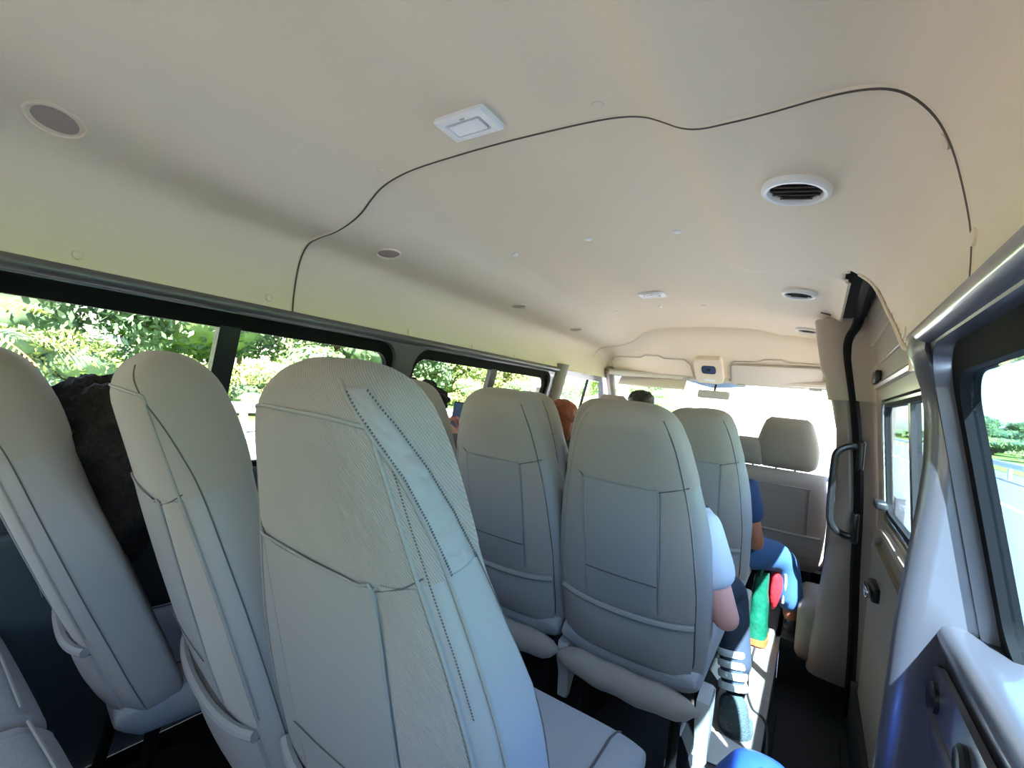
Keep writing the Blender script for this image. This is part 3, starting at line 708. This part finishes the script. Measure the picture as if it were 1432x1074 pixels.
# last-row cushions at the lower left
for i, (x, lb) in enumerate([(-.66, 'back-row cushion by the left wall, at the lower left edge'), (-.21, 'second back-row cushion, cut by the lower left corner')]):
    t = empty('back_row_bench', (x, -.28, FZ), lb, 'seat', 'cushions of the back row')
    mb = MB(); rings = []
    for y in (0, .01, .05, .3, .46, .50, .525, .54, .545):
        e = .6 if y == 0 else (max(.06, (.548-y)/.06)**.45 if y > .49 else 1)
        rings.append([Vector((.215*sp(math.cos(a), 5), y, .385+.065*e*sp(math.sin(a), 2.8)+(.012*e if math.sin(a) > 0 and abs(math.cos(a)) > .8 else 0))) for a in [2*math.pi*k/40 for k in range(40)]])
    mb.loft(rings); c = mb.done('cushion', m_cush, t, ang=70)
    mb = MB(); mb.tube([(-.20, .512, .438), (0, .516, .442), (.20, .512, .438)], .003, 6); mb.done('piping', m_pipe, c)
    mb = MB(); mb.box((0, .25, .30), (.42, .5, .08), .03); mb.done('cushion_skirt', m_fabf, t)
    for s in (-1, 1):
        mb = MB(); mb.tube([(s*.15, .44, .27), (s*.15, .45, 0.012)], .014, 8); mb.tube([(s*.15, .1, .27), (s*.15, .08, .012)], .014, 8); mb.box((s*.15, .27, .008), (.04, .46, .012), .003); mb.done('leg', m_black, t)
# ---------------------------------------------------------------- people
m_skin = mat('fair_skin', (222, 165, 150), .55, var=(14, .06)); m_skinb = mat('brown_skin', (140, 84, 60), .5)
m_curl = mat('dark_curly_hair', (34, 24, 20), .85, bump=('n', 90, 1, .01)); m_red = mat('red_brown_hair', (138, 70, 32), .45, bump=('n', 60, .8, .004), var=(40, .4)); m_blk = mat('black_hair', (22, 18, 17), .6)
m_wht = mat('white_cotton', (200, 208, 216), .85, bump=('n', 60, .3, .003)); m_navy = mat('navy_cotton', (22, 42, 72), .85, bump=('n', 40, .5, .004)); m_jean = mat('blue_denim', (46, 82, 126), .85, bump=('n', 200, .4, .001), var=(12, .2))
m_dk = mat('dark_navy_cloth', (40, 50, 66), .9); m_fuzz = mat('dark_fuzzy_wool', (58, 74, 80), .95, bump=('n', 160, 1, .006), var=(60, .4)); m_shoe = mat('black_shoe', (16, 16, 18), .5); m_grey = mat('grey_shirt', (120, 122, 128), .85)
def skin(name, chains, m, parent=None, sub=2):
    """chains: lists of (point, radius) sharing their first point with an earlier one when equal."""
    verts = []; rad = []; edges = []; idx = {}
    for ch in chains:
        prev = None
        for p, r in ch:
            k = tuple(round(c, 4) for c in p)
            if k not in idx: idx[k] = len(verts); verts.append(p); rad.append(r)
            if prev is not None and prev != idx[k]: edges.append((prev, idx[k]))
            prev = idx[k]
    me = bpy.data.meshes.new(name); bm = bmesh.new(); sl = bm.verts.layers.skin.verify()
    bv = [bm.verts.new(tuple(v)) for v in verts]
    for i, v in enumerate(bv):
        v[sl].radius = (rad[i], rad[i]); v[sl].use_root = i == 0
    for p_, q_ in edges: bm.edges.new((bv[p_], bv[q_]))
    bm.to_mesh(me); bm.free()
    o = bpy.data.objects.new(name, me); link(o, parent)
    a = o.modifiers.new('k', 'SKIN'); a.use_smooth_shade = True; b = o.modifiers.new('s', 'SUBSURF'); b.levels = sub; b.render_levels = sub
    me.materials.append(m); return o
def hair(name, pts, m, parent, amp=.012, freq=22, seed=0):
    """a continuous lump of hair around the given (centre, radii) blobs, displaced into locks"""
    bm = bmesh.new()
    for c, r in pts:
        k = bmesh.ops.create_icosphere(bm, subdivisions=5, radius=1)
        for v in k['verts']:
            n_ = Vector(v.co); q = Vector((n_.x*r[0], n_.y*r[1], n_.z*r[2]))
            d = noise.noise(q*freq+Vector((seed, 0, 0)))*amp+abs(noise.noise(q*freq*2.3))*amp*.7
            v.co = Vector(c)+q+n_*d
    me = bpy.data.meshes.new(name); bm.to_mesh(me); bm.free(); me.shade_smooth(); me.materials.append(m)
    return link(bpy.data.objects.new(name, me), parent)
def V(*a): return Vector(a)
def hand(chains, wrist, d, side, s=1, curl=.6):
    """palm, four unequal bent fingers and a thumb from its side; d = forward, side = thumb direction"""
    d = d.normalized(); side = (side-d*side.dot(d)).normalized(); nrm = d.cross(side); dn = -nrm if nrm.z > 0 else nrm
    palm = wrist+d*.045*s; chains.append([(tuple(wrist), .024*s), (tuple(palm), .024*s)])
    for k, (o_, ln) in enumerate(((.028, .062), (.010, .070), (-.009, .065), (-.026, .050))):
        b = wrist+d*.085*s+side*o_*s; p1 = b+(d*.9+dn*.35*curl)*ln*.45*s; p2 = p1+(d*.5+dn*curl)*ln*.3*s; p3 = p2+(d*.1+dn*curl*1.2)*ln*.25*s
        chains.append([(tuple(palm), .024*s), (tuple(b), .010*s), (tuple(p1), .0085*s), (tuple(p2), .008*s), (tuple(p3), .007*s)])
    tb = wrist+d*.03*s+side*.03*s; t1 = tb+(d*.6+side*.7)*.035*s; t2 = t1+(d*.9+side*.1+dn*.3)*.028*s
    chains.append([(tuple(palm), .024*s), (tuple(tb), .012*s), (tuple(t1), .010*s), (tuple(t2), .0085*s)])
def person(loc, label, skinm, shirtm, pantm, pose, hairf, group=None):
    """pose in world coordinates: hip, chest, neck, head, armL/armR = (shoulder, elbow, wrist), legL/legR = (hip, knee, ankle)"""
    t = empty('person', loc, label, 'person', group); O = Vector(loc)
    P = {k: ([V(*q)-O for q in v] if isinstance(v[0], (tuple, list)) else V(*v)-O) for k, v in pose.items() if k not in ('s', 'face', 'q')}
    f = pose.get('face', (0, 1, 0)); F = V(*f).normalized(); s = pose.get('s', 1)
    hip, chest, neck, head = P['hip'], P['chest'], P['neck'], P['head']; tt = tuple
    ch = [[(tt(hip), .115*s), (tt((hip+chest)/2), .105*s), (tt(chest), .115*s), (tt(neck), .048*s), (tt(head-V(0, 0, .055*s)-F*.004), .062*s), (tt(head), .082*s), (tt(head+V(0, 0, .06*s)), .070*s)],
          [(tt(head), .082*s), (tt(head+F*.085*s-V(0, 0, .012)), .014*s), (tt(head+F*.103*s-V(0, 0, .022)), .009*s)]]
    X = F.cross(V(0, 0, 1))
    for sg in (-1, 1): ch.append([(tt(head), .082*s), (tt(head+X*sg*.086*s), .016*s), (tt(head+X*sg*.096*s+V(0, 0, .012)), .012*s)])
    for k in ('armL', 'armR'):
        if k in P:
            a, b, c = P[k]; ch.append([(tt(chest), .115*s), (tt(a), .052*s), (tt((a+b)/2), .045*s), (tt(b), .040*s), (tt((b+c)/2), .034*s), (tt(c), .024*s)])
            hand(ch, c, (c-b)+V(0, .02, 0), X*(1 if k == 'armL' else -1), s, .6)
    for k in ('legL', 'legR'):
        if k in P:
            a, b, c = P[k]; ch.append([(tt(hip), .115*s), (tt(a), .082*s), (tt((a+b)/2), .068*s), (tt(b), .052*s), (tt((b+c)/2), .046*s), (tt(c), .033*s), (tt(c+V(.005, .09, -.03)), .03*s)])
    skin('body', ch, skinm, t)
    sh = [[(tt(hip+V(0, 0, .03)), .13*s), (tt((hip+chest)/2), .122*s), (tt(chest), .13*s), (tt(chest+(neck-chest)*.7), .075*s)]]
    for k in ('armL', 'armR'):
        if k in P: a, b, c = P[k]; sh.append([(tt(chest), .13*s), (tt(a+V(0, 0, .01)), .080*s), (tt(a+(b-a)*.62), .066*s)])
    skin('shirt', sh, shirtm, t)
    q_ = pose.get('q', 1)
    pn = [[(tt(hip+V(0, 0, .02)), .122*s), (tt(hip), .124*s)]]
    for k in ('legL', 'legR'):
        if k in P: a, b, c = P[k]; pn.append([(tt(hip), .124*s), (tt(a), .09*s*q_), (tt((a+b)/2), .082*s*q_), (tt(b), .070*s*q_), (tt((b+c)/2), .062*s*q_), (tt(c+V(0, 0, .03)), .058*s*q_)])
    if any(k in P for k in ('legL', 'legR')):
        skin('trousers', pn, pantm, t)
        for k in ('legL', 'legR'):
            if k in P: c = P[k][2]; skin('shoe', [[(tt(c+V(0, -.03, -.022)), .032), (tt(c+V(0, .04, -.03)), .034), (tt(c+V(.004, .12, -.04)), .030), (tt(c+V(.006, .17, -.043)), .022)]], pose.get('s') and m_shoe or m_shoe, t)
    hairf(t, head, s, F)
    # face details
    for sg in (-1, 1):
        mb = MB(); mb.disc(head+F*.074*s+X*sg*.03*s+V(0, 0, .008), .009, .004, ax='y'); mb.done('eye', m_blk, t)
    mb = MB(); mb.tube([head+F*.082*s+X*k*.02-V(0, 0, .048) for k in (-1, 0, 1)], .004, 6); mb.done('lips', mat('lips', (150, 80, 72), .5), t)
    return t
def curly(t, h, s, F): hair('hair', [(h+V(0, -.02, .045)*s, (.115*s, .12*s, .095*s)), (h-F*.05*s-V(0, 0, .02), (.11*s, .085*s, .10*s))], m_curl, t, .03, 20)
def bigcurly(t, h, s, F): hair('hair', [(h+V(0, .01, .03), (.14, .11, .13)), (h+V(.04, .02, -.12), (.13, .08, .16))], m_curl, t, .03, 24, 3)
def longred(t, h, s, F): hair('hair', [(h+V(0, -.015, .03), (.100, .108, .098)), (h+V(0, -.045, -.07), (.102, .075, .16))], m_red, t, .006, 40)
def short(t, h, s, F): hair('hair', [(h+V(0, -.018, .035), (.090*s, .098*s, .078*s))], m_blk, t, .006, 40)
def sit(x, y, sh=1.0, hx=0, hz=1.03, hy=.14, s=1, **k):
    z = FZ
    d = dict(hip=(x, y+.17, z+.47), chest=(x+hx*.5, y+.10, z+.47+.30*s), neck=(x+hx*.8, y+hy-.02, z+.47+.43*s), head=(x+hx, y+hy, hz),
             armL=((x-.17*s+hx*.4, y+.11, z+.47+.33*s), (x-.20*s, y+.18, z+.52), (x-.10, y+.40, z+.52)), armR=((x+.17*s+hx*.4, y+.11, z+.47+.33*s), (x+.20*s, y+.18, z+.52), (x+.10, y+.40, z+.52)),
             legL=((x-.08, y+.20, z+.46), (x-.10, y+.50, z+.46), (x-.10, y+.44, z+.09)), legR=((x+.08, y+.20, z+.46), (x+.10, y+.50, z+.46), (x+.10, y+.44, z+.09)), s=s)
    d.update(k); return d
person((-.60, .64, FZ), 'person with a big mass of dark curly hair slumped between the two left seats', m_skin, m_dk, m_dk,
       sit(-.58, .44, head=(-.70, .355, .955), chest=(-.56, .60, .72), neck=(-.62, .48, .84)), bigcurly)
person((-.66, 1.6, FZ), 'person with dark curly hair in the second-row window seat, holding a phone', m_skin, m_grey, m_dk,
       sit(-.69, 1.40, head=(-.715, 1.38, 1.04), s=.98, armL=((-.80, 1.51, .88), (-.80, 1.60, .66), (-.70, 1.78, .66)), armR=((-.54, 1.50, .90), (-.50, 1.62, .74), (-.63, 1.59, .93))), curly)
person((-.60, 2.45, FZ), 'person with long red-brown hair in the third-row window seat', m_skin, m_grey, m_dk, sit(-.59, 2.30, hz=1.03, hx=.02, hy=.10), longred)
person((-.42, 3.25, FZ), 'driver with short dark hair, only the crown showing over the headrest', m_skinb, m_grey, m_dk, sit(-.42, 3.10, hx=.04, hz=1.16, hy=.12), short)
def navyhair(t, h, s, F): short(t, h, s, F)
person((.30, 1.6, FZ), 'person in a white short-sleeved shirt, pink elbow and striped sock in the aisle', m_skin, m_wht, m_dk,
       sit(.26, 1.40, head=(.272, 1.41, 1.03), s=.92, chest=(.27, 1.49, .78), neck=(.28, 1.46, .91),
           armR=((.415, 1.40, .82), (.498, 1.42, .60), (.43, 1.68, .585)), legR=((.34, 1.62, .56), (.44, 1.93, .53), (.495, 1.84, .23))), short)
# striped sock leg is the right leg of that person: striped cuff and fuzzy boot as clothing children
ps = bpy.data.objects['person.004'] if 'person.004' in bpy.data.objects else None
O_ = Vector((.30, 1.6, FZ))
for o_ in list(bpy.data.objects):
    if o_.name.startswith('person') and (o_.location-O_).length < .01: ps = o_
leg0, leg1 = V(.445, 1.90, .50)-O_, V(.512, 1.775, .075)-O_
def leglerp(t, r): return tuple(leg0+(leg1-leg0)*t), r
skin('trouser_leg', [[leglerp(0, .056), leglerp(.2, .050), leglerp(.36, .045)]], m_dk, ps)
stripe = mat('striped_knit', (48, 60, 78), .95, bump=('n', 200, .6, .003))
ws = mat('pale_stripe_knit', (206, 222, 226), .95, bump=('n', 200, .8, .004))
skin('sock_leg', [[leglerp(.34, .043), leglerp(.5, .042), leglerp(.68, .043)]], stripe, ps)
dv = (leg1-leg0)
for k in range(4):
    t0 = .375+.075*k; mb = MB(); mb.tube([leg0+dv*t0, leg0+dv*(t0+.012), leg0+dv*(t0+.036), leg0+dv*(t0+.048)], [.0455, .0475, .0475, .0455], 20)
    mb.done('sock_stripe', ws, ps)
skin('boot', [[leglerp(.66, .045), leglerp(.8, .052), leglerp(.95, .050), (tuple(leg1+V(.015, .06, -.0)), .045), (tuple(leg1+V(.03, .15, -.008)), .034)]], m_fuzz, ps)
person((.33, 2.5, FZ), 'person in navy T-shirt and blue jeans on the third-row aisle seat', m_skinb, m_navy, m_jean,
       sit(.28, 2.29, hx=-.02, hz=1.03, hy=.06, s=.95, armR=((.41, 2.34, .83), (.475, 2.36, .60), (.44, 2.62, .58)), legR=((.40, 2.50, .53), (.575, 2.70, .49), (.625, 2.71, .20)), q=1.18), short)
# phone in the curly-haired passenger's hand
t = empty('phone', (-.67, 1.59, 1.03), 'dark phone held up by the curly-haired passenger at the left window', 'phone')
t.rotation_euler = (math.radians(-12), 0, math.radians(20))
mb = MB(); mb.box((0, 0, 0), (.072, .009, .15), .003); mb.done('case', m_blackp, t)
mb = MB(); mb.box((0, -.005, 0), (.064, .001, .14)); mb.done('screen', mat('phone_glass', (120, 150, 190), .1), t)
# ---------------------------------------------------------------- loose things
m_green = mat('green_plastic_bag', (16, 84, 64), .35, bump=('n', 30, .6, .01)); m_redb = mat('red_plastic_bag', (190, 40, 50), .4, bump=('n', 30, .6, .008)); m_blue = mat('blue_bag_plastic', (48, 92, 190), .35)
t = empty('carrier_bag', (.495, 2.56, FZ), 'green carrier bag standing on the floor by the jeans passenger, orange lower edge', 'bag')
def crumple(name, c, d, m, parent, seed, top=.55, amp=.012):
    mb = MB(); rings = []
    for i in range(15):
        u = i/14; k = (1-u*(1-top))*(1 if u > .04 else .85); ring = []
        for j in range(40):
            a = 2*math.pi*j/40; p = Vector((d[0]*k*sp(math.cos(a), 3), d[1]*k*sp(math.sin(a), 3), d[2]*u))
            q = noise.noise(p*14+Vector((seed, 0, 0)))*amp*2; ring.append(Vector(c)+p*(1+q*4)+Vector((0, 0, q*.5 if u > 0 else 0)))
        rings.append(ring)
    mb.loft(rings); return mb.done(name, m, parent, ang=80)
crumple('bag_body', (0, 0, .012), (.05, .075, .30), m_green, t, 1, .6)
crumple('bag_hem', (0, 0, .006), (.052, .077, .03), mat('orange_print', (206, 84, 40), .5), t, 1, .98, .004)
mb = MB(); mb.tube(cat_pts([(0, -.04, .28), (0, -.035, .35), (0, .0, .37), (0, .035, .35), (0, .04, .28)], 5), .006, 6); mb.done('handle', m_green, t)
t = empty('red_pouch', (.56, 2.66, .33), 'crumpled red and white pouch hanging beside the green bag under the knee', 'pouch')
mb = MB(); rings = []
for i in range(12):
    u = i/11; r = .042*math.sin(math.pi*(.12+.82*u))**.7; rings.append([Vector((r*.7*math.cos(a)-.012*u, r*math.sin(a)*(1+.15*math.sin(3*a+u*5)), .14-.23*u)) for a in [2*math.pi*k/20 for k in range(20)]])
mb.loft(rings); mb.done('pouch_body', m_redb, t, ang=80)
mb = MB(); mb.tube(cat_pts([(.03, -.03, .10), (.034, -.015, .03), (.028, -.005, -.05)], 5), .006, 6); mb.done('white_band', m_white, t)
t = empty('blue_bag', (.615, .83, FZ), 'smooth bright blue bag standing upright in the aisle at the bottom edge', 'bag')
mb = MB(); rings = []
for z, k in ((0, .9), (.02, 1), (.3, 1), (.42, .95), (.48, .80), (.51, .62), (.527, .4), (.533, .12)):
    rings.append([Vector((.085*k*sp(math.cos(a), 2.6)+.012*(z/.5), .15*k*sp(math.sin(a), 2.6), z)) for a in [2*math.pi*j/36 for j in range(36)]])
mb.loft(rings); mb.done('bag_body', m_blue, t, ang=80)
mb = MB(); mb.tube(cat_pts([(.012, -.13, .38), (.012, -.10, .47), (.015, 0, .534), (.012, .10, .47), (.012, .13, .38)], 6), .004, 8); mb.done('edge_piping', m_blue, t)
o = MB().loft([[Vector((x, y, .002+.006*noise.noise(Vector((x*9, y*9, 0)))+dz)) for x, y in ((-.06, -.08), (.07, -.07), (.075, .06), (-.01, .085), (-.065, .05))] for dz in (.006, .0075)]).done('paper', m_white)
o.location = (.475, 1.655, FZ); tag(o, 'crumpled white paper lying on the floor below the striped sock', 'paper')
# seat belt at the cab door
t = empty('seat_belt', (.79, 3.02, 1.0), 'cab seat belt hanging by the right front door pillar', 'seat belt')
mb = MB(); mb.loft([[Vector(p) for p in ((-.012, y, z), (.012, y, z), (.012, y+.003, z), (-.012, y+.003, z))] for y, z in ((0, .12), (.01, 0), (.02, -.25))]); mb.done('webbing', mat('belt_webbing', (90, 92, 110), .8), t)
mb = MB(); mb.box((0, 0, .125), (.035, .015, .04), .005); mb.done('belt_guide', m_blackp, t)
# ---------------------------------------------------------------- outside
GZ = -.6
m_road = mat('asphalt', (118, 119, 122), .85, bump=('n', 6, .3, .01), var=(.6, .08)); m_grass = mat('grass', (120, 150, 52), .95, bump=('n', 3, .8, .1), var=(.8, .35)); m_line = mat('road_paint', (235, 235, 230), .7)
m_rail = mat('galvanised_rail', (196, 202, 210), .4, .3); m_conc = mat('pale_concrete', (205, 200, 190), .9)
mb = MB(); mb.box((-2, 60, GZ-.05), (23, 400, .1)); struct(mb.done('ground', m_road, smooth=False))
for k, (x0, x1) in enumerate(((-200, -13.5), (9.5, 200))):
    mb = MB(); mb.box(((x0+x1)/2, 60, GZ-.06+.03), (x1-x0, 400, .1)); o = mb.done('verge', m_grass, smooth=False); struct(o)
def tag1(o, lb, cat, g=None): return tag(o, lb, cat, g)
for x, lb in ((5.1, 'solid white lane line on the road to the right'), (-4.2, 'white lane line on the road to the left'), (-10.6, 'white edge line by the left guardrail')):
    mb = MB(); mb.box((x, 60, GZ+.004), (.16, 400, .006)); tag(mb.done('lane_line', m_line, smooth=False), lb, 'road marking', 'painted road lines')
def guardrail(x, s, lb, y0=-30, y1=150):
    t = empty('guardrail', (x, y0, GZ), lb, 'guardrail', 'roadside guardrails')
    mb = MB(); prof = [(0, .52), (s*.04, .56), (s*.04, .60), (0, .64), (0, .68), (s*.04, .72), (s*.04, .76), (0, .80), (-s*.012, .80), (-s*.012, .52)]
    mb.loft([[Vector((a, b, c)) for a, c in prof] for b in (0, y1-y0)]); mb.done('rail', m_rail, t)
    for k in range(int((y1-y0)/4)):
        mb = MB(); mb.box((-s*.07, k*4, .36), (.12, .16, .74), .01); mb.done('post', m_conc, t)
guardrail(-11.4, 1, 'guardrail beyond the road seen through the left windows')
guardrail(8.0, -1, 'guardrail beyond the road seen through the right window')
mb = MB(); mb.box((-12.6, 60, GZ+.03), (1.1, 400, .12)); tag(mb.done('kerb', m_conc, smooth=False), 'pale kerb strip behind the left guardrail', 'kerb')
def leafmat(name, rgb):
    m = mat(name, rgb, .8, var=(1.3, .3), spec=.1); b = m.node_tree.nodes['Principled BSDF']
    b.inputs['Subsurface Weight'].default_value = 0; return m
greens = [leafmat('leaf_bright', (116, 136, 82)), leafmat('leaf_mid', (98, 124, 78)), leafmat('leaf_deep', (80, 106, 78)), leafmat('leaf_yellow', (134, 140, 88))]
m_bark = mat('bark', (110, 88, 66), .9)
def leaves(name, blobs, m, parent, nleaf, size, rnd):
    v = []; f = []
    for i in range(nleaf):
        c, r = rnd.choice(blobs); n_ = Vector((rnd.gauss(0, 1), rnd.gauss(0, 1), rnd.gauss(0, 1))).normalized()
        p = Vector(c)+Vector((n_.x*r[0], n_.y*r[1], n_.z*r[2]))*rnd.uniform(.72, 1.06)
        a = Vector((rnd.gauss(0, 1), rnd.gauss(0, 1), rnd.gauss(0, 1))).normalized(); b = a.orthogonal().normalized(); s = size*rnd.uniform(.6, 1.3); k = len(v)
        v += [p-a*s, p-b*s*.45, p+a*s, p+b*s*.45]; f += [(k, k+1, k+2, k+3)]
    me = bpy.data.meshes.new(name); me.from_pydata([tuple(q) for q in v], [], f); me.materials.append(m)
    return link(bpy.data.objects.new(name, me), parent)
def tree(x, y, h, wd, gi, label, name='tree', cat='tree', group=None, nleaf=2600, size=.2, seed=0, base=.15):
    rnd = random.Random(seed); t = empty(name, (x, y, GZ-.02), label, cat, group)
    blobs = [((rnd.uniform(-.5, .5)*wd, rnd.uniform(-.5, .5)*wd, h*(base+(1-base)*rnd.uniform(.15, .82))), (wd*rnd.uniform(.35, .6), wd*rnd.uniform(.35, .6), h*rnd.uniform(.13, .24))) for _ in range(9)]
    leaves('crown', blobs, greens[gi], t, int(nleaf*2.2), size*.62, rnd)
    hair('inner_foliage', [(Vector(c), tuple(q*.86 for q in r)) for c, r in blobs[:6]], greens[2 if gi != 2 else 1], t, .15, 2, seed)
    mb = MB(); mb.tube([(0, 0, 0), (.05, .03, h*.3), (0, .1, h*.7)], [.12, .1, .05], 8)
    for _ in range(4):
        a = rnd.uniform(0, 6.3); mb.tube([(0, 0, h*.35), (math.cos(a)*wd*.3, math.sin(a)*wd*.3, h*.65)], [.06, .025], 6)
    mb.done('trunk', m_bark, t); return t
kinds = ['bright green', 'mid green', 'deep green', 'yellow-green']
for i, (x, y, h, wd, gi) in enumerate([(-19, -2.5, 7, 2.8, 2), (-20.5, 1.8, 8, 2.8, 1), (-19, 6.0, 7.5, 2.9, 2), (-20.5, 10, 8.5, 3.0, 2), (-19, 13.5, 7, 3.4, 1), (-20, 18, 7.5, 3.6, 2), (-19, 23, 6.5, 3.4, 0), (-20, 28, 6.0, 3.2, 3), (-20, 40, 5, 3.4, 1), (-23, 52, 5.5, 4, 0), (-20, 68, 6, 4, 1), (-24, 84, 7, 5, 2)]):
    tree(x, y, h, wd, gi, f'{kinds[gi]} leafy roadside tree behind the guardrail in the left windows', group='trees along the left roadside', seed=i+1, nleaf=3800, size=.24)
for i, (x, y, gi) in enumerate([(-15.6, -2, 0), (-15.4, .6, 3), (-15.7, 3.2, 0), (-15.5, 6, 0), (-15.6, 9, 3), (-15.5, 12.5, 0), (-15.6, 16, 0), (-15.6, 20, 3), (-15.5, 25, 0), (-15.6, 31, 0), (-15.6, 38, 3)]):
    tree(x, y, 1.9+.3*(i % 3), 1.7, gi, f'{kinds[gi]} low bush behind the guardrail in the left windows', 'bush', 'bush', 'bushes behind the left guardrail', 1800, .13, 40+i, .05)
# palm with drying fronds
rnd = random.Random(5); t = empty('palm_tree', (-15.2, .9, GZ-.02), 'palm with arching yellow-green and orange fronds outside the left window', 'tree')
mb = MB(); mb.tube([(0, 0, 0), (.1, 0, 1.0), (.05, .1, 2.0)], [.2, .15, .12], 10); mb.done('trunk', m_bark, t)
m_fr = [leafmat('frond_green', (168, 182, 92)), mat('frond_dry', (214, 150, 88), .8)]
for k in range(18):
    a = k*2.4; ln = rnd.uniform(2.2, 3.2); up_ = rnd.uniform(.2, 1.3); pts = []
    for i in range(13):
        u = i/12; pts.append(Vector((math.cos(a)*ln*u, math.sin(a)*ln*u, 2.0+up_*ln*.5*u-1.3*u*u*(1.2 if k % 3 == 0 else .8))))
    mb = MB(); mb.tube(pts, [.03-.024*i/12 for i in range(13)], 5); sd_ = Vector((-math.sin(a), math.cos(a), 0))
    v = []; f = []
    for i in range(1, 12):
        for q in (0, .5):
            p = pts[i].lerp(pts[i+1], q) if i < 12 else pts[i]
            for s in (-1, 1):
                e = p+sd_*s*.5*math.sin(math.pi*(i+q)/13)**.6+(pts[i]-pts[i-1])*.8-Vector((0, 0, .16)); kk = len(v)
                v += [p, p+(pts[i]-pts[i-1])*.14, e, p-(pts[i]-pts[i-1])*.10]; f.append((kk, kk+1, kk+2, kk+3))
    mb.add(v, f); mb.done('frond', m_fr[1 if k % 3 == 0 else 0], t, smooth=False)
# building seen through the second left window
t = empty('building', (-22, 33.5, GZ), 'pale low building with a blue-grey roof band through the second left window', 'building')
mb = MB(); mb.box((0, 0, 1.6), (6, 7, 3.2)); mb.done('wall', m_conc, t, smooth=False)
mb = MB(); mb.box((0, 0, 3.35), (6.6, 7.8, .45)); mb.done('roof', mat('blue_grey_roof', (120, 140, 170), .6), t, smooth=False)
for k in range(3):
    mb = MB(); mb.box((3.02, -2.3+2.3*k, 1.7), (.08, 1.1, 1.1)); mb.done('window', m_vent, t, smooth=False)
# right-hand side: hedge, trees, far ridge
for i in range(13):
    y = 18+i*9; tree(17+(i % 3)*1.5, y, 2.0+.3*(i % 2), 4.4, 3 if i % 2 else 0, ('bright' if i % 2 == 0 else 'yellowish')+' green scrub clump on the verge in the right window', 'bush', 'bush', 'scrub along the right verge', 1500, .26, 70+i, .02)
for i in range(11):
    y = 36+i*15; tree(33+(i % 2)*4, y, 5.5+1.2*(i % 3), 5.5, 2 if i % 3 else 1, ('deep green' if i % 3 else 'mid green')+' distant tree beyond the verge in the right window', group='distant trees on the right', nleaf=2400, size=.42, seed=90+i, base=.1)
